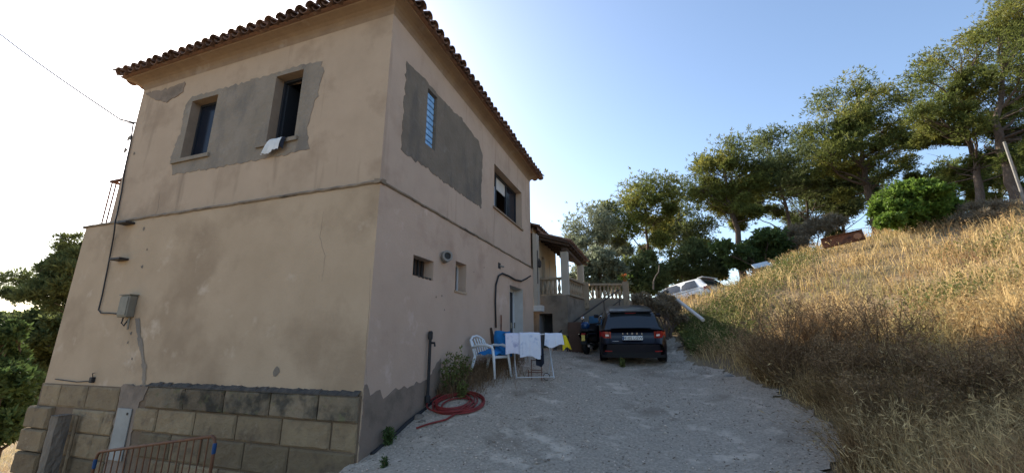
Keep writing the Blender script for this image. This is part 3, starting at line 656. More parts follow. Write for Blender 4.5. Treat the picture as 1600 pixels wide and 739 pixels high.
# side wall fittings
p = onx(694,402,.06); vp = empty('vent_pipe', p, R(-38), 'round grey vent pipe stub poking out of side wall between two windows', 'vent pipe')
MB().lathe([(.12,-.08),(.12,.06),(.07,.065),(.07,.10),(.11,.105),(.12,.14),(.11,.18),(.07,.18),(.068,.10)], (0,0,0), 16, 0).build('pipe', M['greypipe'], vp, False); MB().lathe([(.069,.15),(.069,.155)], (0,0,0), 14, 0).build('dark_bore', M['black'], vp)
p = onx(780,415,.06); sv = empty('wall_spout', p, 0, 'tiny dark spout under the string course above the white door', 'spout')
MB().bbox(-.02,.012,-.09,.09,-.08,.08,.006).build('hole_plate', M['black'], sv); MB().tube([(0,.04,-.0),(.12,.06,-.03)], .025, 8).build('spout', M['greypipe'], sv)
p = onx(668,625,.13); sp = empty('standpipe', (p[0],p[1],Hs(p[0],p[1])), 0, 'black standpipe with tap rising along the side wall', 'standpipe')
MB().tube([(0,0,0),(0,0,1.22)], .028, 8).build('pipe', M['black'], sp); MB().lathe([(.05,0),(.05,.1),(.035,.12)], (0,0,.1), 8).build('joint', M['black'], sp); MB().lathe([(.04,0),(.045,.03),(.045,.12),(.03,.15)], (0,0,1.16), 8).build('cap', M['black'], sp); MB().tube([(0,0,1.1),(.09,0,1.1),(.10,0,1.04)], .02, 6).build('tap', M['black'], sp)
yy = .10
c_ = [onx(775,512,yy),onx(774,470,yy),onx(775,445,yy),onx(779,431,yy),onx(785,427,yy),onx(795,431,yy),onx(805,437,yy),onx(815,439,yy),onx(823,435,yy),onx(829,431,yy)]
tag(MB().tube(c_, .024, 8).build('water_pipe', M['black'], None, True), 'thick black plastic pipe arching over the white door', 'pipe')
c_ = [onx(783,520,.12),onx(783,492,.12)]; tag(MB().tube(c_, .02, 6).build('rusty_rod', M['rust'], None), 'thin rusty rod fixed to wall behind the clothes rack', 'rod')
# black hose along foot of the wall
def gpt(u, v, up=.03):
    q = hit(u, v); return np.array([q[0], q[1], Hs(q[0], q[1])+.03+up])
c_ = [gpt(u, v, .02) for u, v in [(572,716),(590,700),(612,684),(632,668),(640,655),(650,642),(662,634),(674,631),(690,628)]]
for q_ in c_: q_[0] = max(q_[0], .14)
tag(MB().tube(c_, .032, 8).build('ground_pipe', M['black'], None, True), 'black plastic pipe running along the foot of the side wall', 'pipe')
# red hose coil
hz = []; hc = gpt(713, 636, .02); nT = 9
for i in range(nT*28):
    t = i/28; a = 2*math.pi*t; rr_ = .365+.075*math.sin(t*2.1)+.05*math.sin(t*5.3+1)
    x = hc[0]+.05*math.sin(t*1.3)+rr_*math.cos(a); y = hc[1]+.05*math.cos(t*1.9)+rr_*math.sin(a); hz.append((max(x, .12), y, Hs(x,y)+.045+.013*(t % 4.3)))
e = hz[-1]; tail = [gpt(u, v, .03+.05*(k < 1)) for k, (u, v) in enumerate([(728,644),(708,656),(696,664),(670,670),(650,676)])]
tag(MB().tube(hz+tail, .0145, 6).build('hose_coil', M['hose'], None, True), 'red garden hose coiled on the gravel beside the wall', 'hose')
# leaning plank
p = hit(722, 583); lp = MB().bbox(-.05,.05,-.02,.02,0,.95,.006).build('leaning_plank', M['darkwood']); lp.location = (.22, p[1], Hs(.22,p[1])+.0); lp.rotation_euler = (R(14), R(-10), 0); tag(lp, 'dark weathered plank leaning against the side wall', 'plank')
p = gpt(735, 598, 0); sb = MB().bbox(-.2,.2,-.1,.1,0,.07,.012).build('concrete_slab', M['cement']); sb.location = (p[0],p[1],p[2]-.03); sb.rotation_euler = (0,0,.3); tag(sb, 'small flat concrete slab lying in weeds near the chair', 'slab')
# cloths on the window sill
def drape(x0, x1, ytop, z, back, drop, seed, amp=.02, flare=.0, slant=0.0):
    r_ = np.random.default_rng(seed); ph = r_.random(4)*6.28; mb = MB()
    def fn(u, v):
        x = x0+(x1-x0)*u; s_ = v*(back+drop)
        if s_ < back: y, zz = ytop+(back-s_), z+.01
        else: y, zz = ytop-.012-.03*math.sin(min(1,(s_-back)/max(drop,.01)*1.5)*1.57), z-(s_-back)
        k = max(0, (s_-back)/max(drop,.01)); f = amp*k*(math.sin(u*13+ph[0])+.6*math.sin(u*23+ph[1]))
        return (x+flare*k*(u-.5)+slant*k, y-abs(f)*.8-f*.4, zz+.012*math.sin(u*9+ph[2])*(1 if s_ > back else .3)-.03*k*math.sin(u*5+ph[3]))
    return mb.grid(fn, 22, 18)
h = WL[1]
tag(drape(h[0]+.14, h[0]+.46, -.055, h[2]+.005, .15, .29, 4, .035, .12, -.05).build('white_cloth', M['whitecloth'], None, True), 'white cloth hanging over the sill of the open window', 'cloth')
tag(drape(h[0]+.40, h[1]-.13, -.052, h[2]+.0, .15, .24, 5, .02).build('dark_cloth', M['navy'], None, True), 'dark cloth beside the white one on the window sill', 'cloth')

# ------------------------------------------------------------------ terrace, annex and porch
ZF = 3.13
terr = empty('terrace', (0,0,0), 0, 'raised terrace with rendered retaining wall and dark opening beyond the house', 'terrace')
S3a, S3b = np.array([1.42,11.25]), np.array([3.02,11.85])
poly = [(.07,9.2),(1.12,9.2),(S3a[0],S3a[1]),(S3b[0],S3b[1]),(3.6,14),(1.5,18),(-3,18),(-3,9.2)]
mb = MB(); n = len(poly); OPN = (.075,.56,.9,2.50)
for i in range(1, n):
    a, b_ = poly[i], poly[(i+1) % n]; 
    if i == n-1: continue
    mb.add([(a[0],a[1],-.5),(b_[0],b_[1],-.5),(b_[0],b_[1],ZF),(a[0],a[1],ZF)], [(0,1,2,3)])
wall_holes(mb, lambda a, b_, d: (a, 9.2+d, b_), -3, 1.12, -.5, ZF, [OPN], .3)
mb.add([(p[0],p[1],ZF) for p in poly], [tuple(range(n))])
mb.build('retaining_wall', M['terr'], terr)
reveal(lambda a, b_, d: (a, 9.2+d, b_), OPN, .8, .0).build('opening_reveal', M['dark_room'], terr)
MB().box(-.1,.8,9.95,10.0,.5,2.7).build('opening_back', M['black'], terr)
# coping and floor edge
ann = empty('annex', (0,0,0), 0, 'cream single storey annex with porch roof above the terrace', 'annex')
mb = MB(); AX = .07
fA = lambda a, b_, d: (AX-d, a, b_)
AD = [(9.72,10.22,ZF,4.70),(11.2,12.0,3.75,4.72)]
wall_holes(mb, fA, L2+.005, 12.2, ZF, 5.55, AD, .25); mb.add([(AX,12.2,ZF),(-3,12.2,ZF),(-3,12.2,5.55),(AX,12.2,5.55)], [(0,1,2,3)])
mb.build('wall', M['annex'], ann)
for h in AD: reveal(fA, h, .2, .003).build('opening_reveal', M['annex'], ann)
MB().box(AX-.2,AX-.16,AD[0][0],AD[0][1],AD[0][2],AD[0][3]).build('door', M['darkwood'], ann)
wf = MB().box(AX-.2,AX-.16,AD[1][0],AD[1][1],AD[1][2],AD[1][3]).build('window_frame', M['darkwood'], ann)
MB().box(AX-.158,AX-.15,AD[1][0]+.06,AD[1][0]+.37,AD[1][2]+.06,AD[1][3]-.06).build('pane', M['glass'], wf); MB().box(AX-.158,AX-.15,AD[1][0]+.43,AD[1][1]-.06,AD[1][2]+.06,AD[1][3]-.06).build('pane', M['glass'], wf)
MB().box(AX+.002,AX+.02,10.9,12.18,ZF+.01,4.75).build('white_panel', M['annex_white'], ann)
MB().box(AX-.01,AX+.14,L2+.01,L2+.35,2.75,5.3).build('corner_pier', M['annex_white'], ann)
MB().box(AX+.141,AX+.15,L2+.03,L2+.12,3.5,4.7).build('slot_window', M['black'], ann)
MB().box(AX-.05,AX+.28,L2+.01,L2+.36,2.55,2.745).build('pier_corbel', M['white_paint'], ann)
# porch: two pillars and a shed roof sloping to +X
for (x, y) in ((1.05,9.32),(1.12,12.3)): MB().bbox(x-.13,x+.13,y-.13,y+.13,ZF,4.72,.012).build('porch_pillar', M['annex_white'], ann)
y0, y1, xa, xb, za, zb_ = 8.95, 13.0, .10, 1.32, 5.40, 5.0
rz_ = lambda x: za+(zb_-za)*(x-xa)/(xb-xa)
mb = MB(); mb.add([(xa,y0,za),(xb,y0,zb_),(xb,y1,zb_),(xa,y1,za),(xa,y0,za-.05),(xb,y0,zb_-.05),(xb,y1,zb_-.05),(xa,y1,za-.05)], [(0,1,2,3),(7,6,5,4),(0,4,5,1),(1,5,6,2),(2,6,7,3)])
pr = mb.build('porch_roof', M['darkwood'], ann)
for k in range(9):
    y = y0+.1+k*.53; MB().add([(xa,y,za-.052),(xb-.04,y,rz_(xb-.04)-.052),(xb-.04,y+.08,rz_(xb-.04)-.052),(xa,y+.08,za-.052),(xa,y,za-.17),(xb-.04,y,rz_(xb-.04)-.15),(xb-.04,y+.08,rz_(xb-.04)-.15),(xa,y+.08,za-.17)], [(0,3,2,1),(4,5,6,7),(0,1,5,4),(2,3,7,6),(1,2,6,5)]).build('rafter', M['darkwood'], pr)
MB().box(.98,1.18,9.15,12.5,4.722,4.84).build('porch_beam', M['darkwood'], ann)
for k in range(18):
    for r_ in range(4):
        sl = Vector((xb-xa,0,zb_-za)).normalized(); P = Vector((xb+.04,y0+.10+k*.245,zb_+.03))-sl*(r_*.36); al = Vector((0,1,0)); dn = -sl; nm = Vector((sl.z*-1,0,sl.x)).normalized()
        o = bpy.data.objects.new('roof_tile', tup[0]); COL.objects.link(o); o.parent = pr
        o.matrix_local = Matrix(((al.x,dn.x,nm.x,P.x),(al.y,dn.y,nm.y,P.y+random.uniform(-.01,.01)),(al.z,dn.z,nm.z,P.z),(0,0,0,1)))
# annex main roof behind
mb = MB(); mb.add([(.25,L2-.0,5.45),(.25,12.8,5.45),(-3,12.8,6.6),(-3,L2,6.6),(.25,L2,5.55),(.25,12.8,5.55),(-3,12.8,6.7),(-3,L2,6.7)], [(0,1,2,3),(4,7,6,5),(0,4,5,1),(1,5,6,2)]); ar = mb.build('annex_roof', M['tile'], ann)
for k in range(17):
    for r_ in range(3):
        sl = Vector((3.25,0,-1.15)).normalized(); P = Vector((.30,L2+.1+k*.25,5.57))-sl*(r_*.36); al = Vector((0,1,0)); dn = -sl; nm = Vector((-sl.z,0,sl.x))
        o = bpy.data.objects.new('roof_tile', tup[0]); COL.objects.link(o); o.parent = ar; o.matrix_local = Matrix(((al.x,dn.x,nm.x,P.x),(al.y,dn.y,nm.y,P.y),(al.z,dn.z,nm.z,P.z),(0,0,0,1)))
# balustrade
bal = empty('balustrade', (0,0,ZF), 0, 'cast stone balustrade with turned balusters along the terrace edge', 'balustrade')
bprof = [(.062,0),(.062,.035),(.035,.05),(.045,.09),(.065,.17),(.06,.25),(.035,.36),(.03,.42),(.05,.45),(.035,.47),(.058,.49),(.058,.52)]
bm_ = mesh_of(MB().lathe(bprof, (0,0,0), 10), 'baluster', M['balu'])
def rail_seg(a, b_, nb, ea=.1, eb=.1):
    a = np.array(a, float); b_ = np.array(b_, float); d = (b_-a); Ld = np.linalg.norm(d); d /= Ld; n_ = np.array([-d[1], d[0]])
    for (z0, z1, wd, nm) in ((0,.06,.09,'base_rail'),(.582,.66,.10,'top_rail')):
        p = [a+n_*wd, a-n_*wd, b_-n_*wd, b_+n_*wd]
        MB().add([(q[0],q[1],z) for z in (z0,z1) for q in p], [(0,3,2,1),(4,5,6,7),(0,1,5,4),(1,2,6,5),(2,3,7,6),(3,0,4,7)]).build(nm, M['balu'], bal)
    for i in range(nb):
        t = ea+(Ld-ea-eb)*(i+.5)/nb; q = a+d*t; o = bpy.data.objects.new('baluster', bm_); COL.objects.link(o); o.parent = bal; o.location = (q[0],q[1],.061)
rail_seg((.12,9.3), (.92,9.3), 5, .02, .02); rail_seg((1.13,9.46), (1.36,11.1), 7); rail_seg((1.6,11.42), (2.86,11.88), 8, .04, .04)
for (x, y, hh) in ((1.46,11.30,.70),(2.98,11.90,.72)): MB().bbox(x-.12,x+.12,y-.12,y+.12,-.35,hh,.015).build('pier', M['balu'], bal)
# stair with iron handrail
st = empty('outside_stair', (0,0,0), 0, 'masonry stair climbing to the terrace behind the dark car', 'stair')
P0, P1 = at(868,523,14.3), at(968,452,16.0)
sd_ = (P1-P0)/11
for k in range(11):
    b_ = P0+sd_*k; gz = b_[2]-.85; MB().box(b_[0]-.02,b_[0]+sd_[0]+.02,b_[1]-.05+.12,b_[1]+1.0,gz-1.2,gz).build('step', M['terr'], st)
hr = empty('stair_handrail', (0,0,0), 0, 'black iron handrail slanting up to the terrace pier', 'handrail')
MB().tube([P0,P1], .028, 6).build('upper_rail', M['iron'], hr); MB().tube([P0+sd_*3.2+np.array([0,0,-.42]),P1+np.array([.02,0,-.42])], .022, 6).build('lower_rail', M['iron'], hr)
for k in (0, 4.2, 8, 10.8): b_ = P0+sd_*k; MB().tube([b_,b_+np.array([0,.0,-.88 if k else -1.0])], .018, 6).build('post', M['iron'], hr)
# lantern
p = onx(842, 412, .22); ln = empty('wall_lantern', p, 0, 'black wrought iron lantern on the annex wall beside the porch', 'lantern')
MB().lathe([(.06,-.14),(.09,-.10),(.09,.08),(.03,.16),(.015,.2)], (0,0,0), 6).build('cage', M['iron'], ln); MB().lathe([(.075,-.09),(.075,.07)], (.0,0,0), 6).build('glass', M['lens'], ln); MB().tube([(0,0,.19),(-.1,0,.22),(-.15,0,.1)], .012, 6).build('arm', M['iron'], ln)
# flower pot
fp = empty('flower_pot', (2.98,11.90,ZF+.72), 0, 'terracotta pot of orange flowers on the end pier', 'flower pot')
MB().lathe([(.05,0),(.08,.12),(.09,.12),(.09,.15),(.07,.15),(.07,.13)], (0,0,0), 12).build('pot', M['terracotta'], fp)

# ------------------------------------------------------------------ foliage tools
def diamonds(C, Dv, ln, wd, r_):
    """one leaf-shaped quad per row: centre base C, direction Dv, length, width"""
    n = len(C); Dv = Dv/np.linalg.norm(Dv, axis=1, keepdims=True)
    t = r_.standard_normal((n,3)); s_ = np.cross(Dv, t); s_ /= np.linalg.norm(s_, axis=1, keepdims=True)+1e-9
    ln = np.broadcast_to(ln, n)[:,None]; wd = np.broadcast_to(wd, n)[:,None]
    V = np.stack([C, C+Dv*ln*.5+s_*wd*.5, C+Dv*ln, C+Dv*ln*.5-s_*wd*.5], 1).reshape(-1,3)
    return V, np.arange(4*n).reshape(n,4)
def crown_pts(clumps, dens, r_, flat=.7, sub=12, tight=.26):
    P = []; N = []
    for (c, rad) in clumps:
        c = np.asarray(c); ns = max(6, int(sub*(.6+.6*r_.random())))
        for _ in range(ns):
            d = r_.standard_normal(3); d /= np.linalg.norm(d); d[2] = d[2]*.9+.15
            sc_ = c+d*np.array([1,1,flat])*rad*(.35+.65*r_.random()**.6); k = max(4, int(dens/ns*(.5+r_.random())))
            q = r_.standard_normal((k,3))*np.array([1,1,.6])*rad*tight; P.append(sc_+q); N.append((sc_-c)/rad+q/rad*1.2+np.array([0,0,.5]))
    return np.concatenate(P), np.concatenate(N)
def foliage(name, clumps, dens, m, parent, r_, blades=5, ln=.26, wd=.045, flat=.7, sub=12, tight=.26, spread=.8):
    P, N = crown_pts(clumps, dens, r_, flat, sub, tight)
    C = np.repeat(P, blades, 0); Dv = np.repeat(N, blades, 0)*.6+r_.standard_normal((len(C),3))*spread
    V, F = diamonds(C, Dv, ln*(.6+.8*r_.random(len(C))), wd*(.7+.6*r_.random(len(C))), r_)
    return link(name, np_mesh(name, V, F), m, parent)
def limb(mb, a, b_, r0, r1, r_, bend=.12, n=6, seg=6):
    a = np.asarray(a, float); b_ = np.asarray(b_, float); L_ = np.linalg.norm(b_-a); o1 = r_.standard_normal(3)*bend*L_; o1[2] *= .4
    pts = [a+(b_-a)*t+o1*math.sin(math.pi*t)*(1-.3*t)+r_.standard_normal(3)*L_*.008*(0 < t < 1) for t in np.linspace(0,1,seg+1)]
    mb.tube(pts, [r0+(r1-r0)*t for t in np.linspace(0,1,seg+1)], n, False); return pts
def tree(name, label, cat, group, D, trunk_px, clumps_px, m, seed, r0=.16, dens=620, blades=5, ln=.26, wd=.045, depth=.9, base_dz=-.4, trunks=None, extra=True, flat=.72, sub=12, tight=.24, thing=True):
    r_ = np.random.default_rng(seed)
    tr = [at(u, v, D) for u, v in trunk_px]
    g = Hs(tr[0][0], tr[0][1]); base = np.array([tr[0][0], tr[0][1], min(g, tr[0][2])+(-.1)])
    t = empty(name, base, 0, label, cat, group)
    cl = []
    for (u, v, rp) in clumps_px:
        c0 = at(u, v, D); rad = rp*pxm(c0)
        c0 = at(u, v, D+r_.uniform(-1,1)*depth*1.6); cl.append((c0-base, rad*1.24))
    for _ in range(int(len(cl)*.5)):
        i, j = r_.integers(0, len(cl), 2); f_ = r_.uniform(.3,.7); q = cl[i][0]*f_+cl[j][0]*(1-f_)+np.array([0,0,-.25])*r_.random()
        if i != j: cl.append((q, .85*min(cl[i][1], cl[j][1])))
    path = [base]+tr[1:] if tr[0][2] <= base[2]+.2 else [base]+tr
    mb = MB(); pts = [p-base for p in path]
    # smooth trunk
    tt = np.linspace(0, len(pts)-1, 4*(len(pts)-1)+1); sm = []
    for q in tt:
        i = min(int(q), len(pts)-2); f_ = q-i; sm.append(pts[i]*(1-f_)+pts[i+1]*f_+r_.standard_normal(3)*.03)
    mb.tube(sm, [r0*(1-.72*i/(len(sm)-1)) for i in range(len(sm))], 8, False)
    tk = mb.build('trunk', M['bark'], t, True)
    lb = MB(); arr = np.array(sm)
    for (c, rad) in cl:
        # leave the trunk below the clump
        dd = np.linalg.norm(arr[:,:2]-c[:2], axis=1)*.5+np.abs(arr[:,2]-(c[2]-rad*.8-.25*np.linalg.norm(arr[:,:2]-c[:2], axis=1)))
        k = int(np.argmin(dd)); k = max(k, len(arr)//3)
        p = limb(lb, arr[k], c, r0*.42*(1-.5*k/len(arr)), r0*.10, r_, .10, 6, 6)
        for _ in range(5):
            q = p[r_.integers(2, len(p))]; e_ = c+r_.standard_normal(3)*np.array([1,1,.6])*rad*.6; limb(lb, q, e_, r0*.12, r0*.03, r_, .1, 4, 4)
    if cat == 'tree' and name == 'pine_tree':
        zc = np.mean([c[2] for c, _ in cl]); sp_ = np.mean([r for _, r in cl])
        for _ in range(16):
            k = int(r_.uniform(.35,.9)*len(arr)); d_ = r_.standard_normal(3); d_[2] = abs(d_[2])*.25-.05; d_ /= np.linalg.norm(d_)
            e_ = arr[k]+d_*sp_*r_.uniform(1.2,2.8); p = limb(lb, arr[k], e_, r0*.2, r0*.03, r_, .12, 4, 5)
            for _ in range(3): limb(lb, p[r_.integers(2,5)], e_+r_.standard_normal(3)*sp_*.5, r0*.07, r0*.02, r_, .1, 3, 3)
            if r_.random() < .55: cl.append((e_, sp_*r_.uniform(.3,.5)))
    lb.build('limbs', M['bark'], t, True)
    foliage('crown', cl, dens, m, t, r_, blades, ln, wd, flat, sub, tight)
    return t
G1 = 'pines on the ridge above the bank'
T = [
 ('pine_tree','slim airy pine nearest the porch roof, pale against the sky','tree',26,[(935,455),(935,400),(930,350)],[(915,345,20),(938,332,17),(900,365,14),(950,358,17),(922,378,18),(955,390,16),(905,395,14)],'needle_grey',11,.13,420),
 ('pine_tree','rounded pine right of the slim airy pine, behind the pale watermark free sky','tree',27,[(1013,445),(1012,380),(1008,320)],[(1012,290,22),(988,306,20),(1032,298,19),(1000,325,24),(1040,328,22),(975,340,18),(1022,352,20),(985,362,16)],'needle',12,.17,640),
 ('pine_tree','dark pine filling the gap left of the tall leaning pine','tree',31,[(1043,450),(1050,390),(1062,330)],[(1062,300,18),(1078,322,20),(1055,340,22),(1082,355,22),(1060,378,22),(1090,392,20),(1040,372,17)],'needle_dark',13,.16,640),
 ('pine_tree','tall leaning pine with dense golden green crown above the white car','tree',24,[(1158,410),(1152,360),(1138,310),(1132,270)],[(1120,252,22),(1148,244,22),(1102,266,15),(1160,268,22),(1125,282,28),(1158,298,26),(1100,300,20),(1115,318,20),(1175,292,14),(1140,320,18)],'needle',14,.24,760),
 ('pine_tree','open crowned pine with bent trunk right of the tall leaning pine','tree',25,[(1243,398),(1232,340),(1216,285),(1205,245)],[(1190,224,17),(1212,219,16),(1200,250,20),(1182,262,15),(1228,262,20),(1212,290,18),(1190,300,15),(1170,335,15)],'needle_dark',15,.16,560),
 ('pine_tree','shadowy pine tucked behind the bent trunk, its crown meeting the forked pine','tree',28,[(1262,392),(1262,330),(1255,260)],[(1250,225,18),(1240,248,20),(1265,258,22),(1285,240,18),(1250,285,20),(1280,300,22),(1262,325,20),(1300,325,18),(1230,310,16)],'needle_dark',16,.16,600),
 ('pine_tree','wide forked pine with pale twisted limbs in the middle of the ridge','tree',22,[(1362,320),(1352,280),(1345,235),(1342,190)],[(1288,166,20),(1335,138,18),(1370,146,20),(1398,166,20),(1308,186,24),(1352,178,25),(1395,198,22),(1280,208,18),(1425,196,16),(1332,222,20),(1378,232,22),(1415,228,17),(1300,238,17),(1430,222,12),(1325,262,17),(1385,265,16),(1290,265,14),(1415,255,12)],'needle',17,.24,640),
 ('pine_tree','large pine with dark curved trunk before the leaning pole','tree',17,[(1530,310),(1526,265),(1514,215),(1502,160)],[(1470,92,20),(1508,72,20),(1542,66,18),(1444,122,17),(1490,118,25),(1538,108,24),(1458,152,20),(1500,156,25),(1546,150,22),(1440,182,14),(1474,186,18),(1462,212,14),(1490,214,13),(1440,222,10),(1545,190,16),(1520,200,14)],'needle',18,.19,700),
 ('pine_tree','big pine cut by the right edge of the picture','tree',16,[(1592,315),(1572,250),(1555,190),(1572,110)],[(1592,18,26),(1618,55,32),(1578,72,22),(1600,108,28),(1640,20,36),(1612,160,26),(1575,140,20),(1582,180,18),(1640,110,30),(1560,205,14),(1600,215,20),(1590,245,16),(1568,35,20),(1600,-10,30),(1575,5,18)],'needle',19,.24,760),
 ('pine_tree','low distant pine showing under the large curved pine','tree',25,[(1495,325),(1490,300),(1488,280)],[(1478,272,17),(1505,268,19),(1460,282,14),(1520,285,16),(1490,292,18)],'needle',20,.13,520),
 ('pine_tree','distant pine between the dark curved trunk and the leaning pole','tree',25,[(1560,320),(1562,290),(1565,260)],[(1560,238,19),(1585,248,19),(1550,262,16),(1580,275,18),(1600,255,18),(1555,285,14)],'needle',21,.13,520),
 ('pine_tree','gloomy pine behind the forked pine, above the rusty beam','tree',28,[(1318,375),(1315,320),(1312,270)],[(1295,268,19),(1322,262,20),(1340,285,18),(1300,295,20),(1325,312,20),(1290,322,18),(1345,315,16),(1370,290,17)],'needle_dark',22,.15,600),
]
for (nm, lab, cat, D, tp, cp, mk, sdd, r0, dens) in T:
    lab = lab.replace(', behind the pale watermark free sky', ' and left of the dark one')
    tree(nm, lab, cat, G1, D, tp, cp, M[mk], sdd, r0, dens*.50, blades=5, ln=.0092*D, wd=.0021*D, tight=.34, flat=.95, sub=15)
# left side trees
tree('pine_tree', 'sparse pine reaching out past the left edge of the house', 'tree', 'trees left of the house', 13, [(120,560),(118,500),(128,440),(135,390)],
     [(28,440,20),(50,452,14),(95,398,14),(118,380,13),(85,425,13),(60,470,15),(108,430,15),(20,460,10),(125,405,12),(100,475,14)], M['needle_dark'], 31, .15, 240, 6, .2, .03, .5)
tree('evergreen_oak', 'dark evergreen oak in the shade low beside the left wall', 'tree', 'trees left of the house', 15, [(60,700),(60,640),(65,560)],
     [(30,545,24),(70,525,22),(105,515,20),(15,580,28),(60,555,30),(95,560,28),(30,605,28),(75,610,28),(10,535,18),(110,620,22),(30,512,16),(62,500,16),(95,492,15),(5,500,14)], M['needle_dark'], 32, .16, 480, 5, .18, .075, .8)
tree('evergreen_oak', 'lighter leafy oak at the far left edge of the picture', 'tree', 'trees left of the house', 12, [(-10,720),(-8,660),(0,600)],
     [(0,530,18),(-20,560,28),(15,640,22),(-15,600,30),(40,655,18),(0,670,24),(60,665,16),(25,515,10)], M['leaf_dark'], 33, .13, 420, 5, .16, .075, .7)
# shrubs
def shrub(lab, D, cp, m, seed, dens=700, ln=.16, wd=.07, group=None, name='shrub', blades=5):
    r_ = np.random.default_rng(seed); c = [at(u, v, D) for u, v, _ in cp]; b_ = np.mean(c, 0); b_ = np.array([b_[0], b_[1], Hs(b_[0], b_[1])-.05])
    t = empty(name, b_, 0, lab, 'shrub', group); cl = []
    for (u, v, rp), q in zip(cp, c):
        q2 = at(u, v, D+r_.uniform(-.5,.5)); cl.append((q2-b_, rp*pxm(q)))
    lb = MB()
    for (q, rad) in cl:
        p = limb(lb, (r_.normal(0,.1),r_.normal(0,.1),0), q, .04, .012, r_, .08, 5, 5)
        for _ in range(5): limb(lb, p[3], q+r_.standard_normal(3)*rad*.6, .012, .004, r_, .1, 4, 3)
    lb.build('stems', M['bark'], t); foliage('foliage', cl, dens*.58, m, t, r_, blades, ln*1.1, wd*1.25, .75, 14, .28, 1.0); return t
GS = 'shrubs along the ridge'
shrub('bright green rounded bush on the ridge below the forked pine', 14.5, [(1395,312,19),(1425,300,20),(1455,302,20),(1475,316,15),(1378,328,14),(1412,328,20),(1445,328,20),(1490,325,12),(1385,345,14),(1415,348,16),(1445,346,16),(1472,342,14)], M['leaf'], 41, 1300, .12, .055, GS)
shrub('grey brown dry brush between the green bush and leaning pole', 13.2, [(1520,330,13),(1548,322,14),(1575,325,13),(1508,342,11),(1540,342,13),(1575,342,13),(1605,335,14),(1600,348,12)], M['greyweed'], 42, 420, .14, .014, GS)
shrub('rusty brown withered creeper between the end pier and the bank', 13.6, [(1000,468,11),(1015,474,13),(1030,482,13),(1045,492,12),(1040,470,11),(1055,480,10),(1062,500,10)], M['greyweed'], 48, 500, .10, .025, GS)
shrub('silvery olive bush just right of the porch pillars', 21, [(925,400,18),(945,405,18),(960,420,18),(915,420,16),(940,428,18),(905,430,12),(930,445,16),(955,445,16),(908,448,14)], M['needle_grey'], 43, 700, .2, .06, GS)
shrub('dark bush behind the balustrade and flower pot', 22, [(985,415,20),(1000,430,18),(970,432,16),(1010,405,16),(1025,425,18),(980,448,15),(1000,450,15),(1020,448,15),(1035,440,14)], M['needle_dark'], 44, 600, .2, .05, GS)
shrub('dark undergrowth directly behind the white car', 23, [(1050,410,20),(1075,405,20),(1095,412,20),(1060,425,18),(1115,400,18),(1130,412,14),(1045,435,14),(1080,428,14),(1105,425,14),(1125,428,12),(1085,385,12)], M['needle_dark'], 45, 560, .22, .045, GS)
shrub('deep green undergrowth at foot of the tall leaning pine', 21, [(1180,382,18),(1200,372,18),(1165,398,15),(1212,388,16),(1185,400,14),(1128,392,14),(1150,412,12),(1175,412,12),(1205,402,12),(1222,396,12)], M['leaf_dark'], 46, 520, .2, .06, GS)
shrub('tangled brush under the bent pine, left of the rusty beam', 21, [(1235,372,14),(1258,362,14),(1282,352,14),(1250,385,12),(1305,345,12)], M['greyweed'], 47, 700, .24, .03, GS)
# flowers in the pot
r_ = np.random.default_rng(50); P = r_.standard_normal((26,3))*np.array([.08,.06,.05])+np.array([0,0,.25]); V, Fq = diamonds(np.repeat(P,4,0), r_.standard_normal((104,3)), .06, .04, r_)
tag(link('flowers', np_mesh('flowers', V, Fq), M['petal'], fp), kind='stuff')
P = r_.standard_normal((60,3))*np.array([.11,.09,.05])+np.array([0,0,.18]); V, Fq = diamonds(np.repeat(P,4,0), r_.standard_normal((240,3)), .09, .04, r_); link('leaves', np_mesh('leaves', V, Fq), M['leaf'], fp)

# ------------------------------------------------------------------ grass
def blades_mesh(name, x, y, z, hgt, wd, lean, r_, heads=.5, m='grass'):
    n = len(x); a = r_.random(n)*6.28; B0 = np.stack([x,y,z],1); side = np.stack([np.cos(a),np.sin(a),0*a],1)
    la = r_.random(n)*6.28; ld = np.stack([np.cos(la),np.sin(la),0*la],1)*(lean*hgt)[:,None]
    up = np.array([0,0,1.])*hgt[:,None]
    mid = B0+up*.55+ld*.30; tip = B0+up*(1-.25*np.minimum(lean,1.5)[:,None])+ld
    w_ = wd[:,None]*.5
    V = np.stack([B0-side*w_, B0+side*w_, mid+side*w_*.8, mid-side*w_*.8, tip], 1).reshape(-1,3)
    k = np.arange(n)[:,None]*5; F4 = k+np.array([[0,1,2,3]]); F3 = k+np.array([[3,2,4]])
    hs = np.where(r_.random(n) < heads)[0]
    if len(hs):
        nh = 3; hh = np.repeat(hs, nh); t = r_.uniform(.62,1.02,len(hh))[:,None]
        C = mid[hh]+(tip-mid)[hh]*((t-.4)/.6); Dv = (tip-mid)[hh]*1.0+r_.standard_normal((len(hh),3))*hgt[hh][:,None]*.35
        V2, F2 = diamonds(C, Dv, hgt[hh]*.08+.012, wd[hh]*1.2, r_)
        F4 = np.concatenate([F4, F2+len(V)]); V = np.concatenate([V, V2])
    return np_mesh(name, V, F4, F3)
rg = np.random.default_rng(99)
def bank_ok(x, y): return ~inpoly(x, y, DRIVE) & (x > 3.7) & ~((y > 8.9) & (x < 3.6+.25*(y-8.9)))
NC = 15000
r_c = 1.9*np.exp(rg.random(NC)*math.log(22/1.9)); az = rg.uniform(R(-112), R(4), NC)     # azimuth from +Y, to the right
cx = CAM[0]-r_c*np.sin(az); cy = CAM[1]+r_c*np.cos(az)
k = bank_ok(cx, cy) & (cx < 24); cx, cy, r_c = cx[k], cy[k], r_c[k]
nb = 10
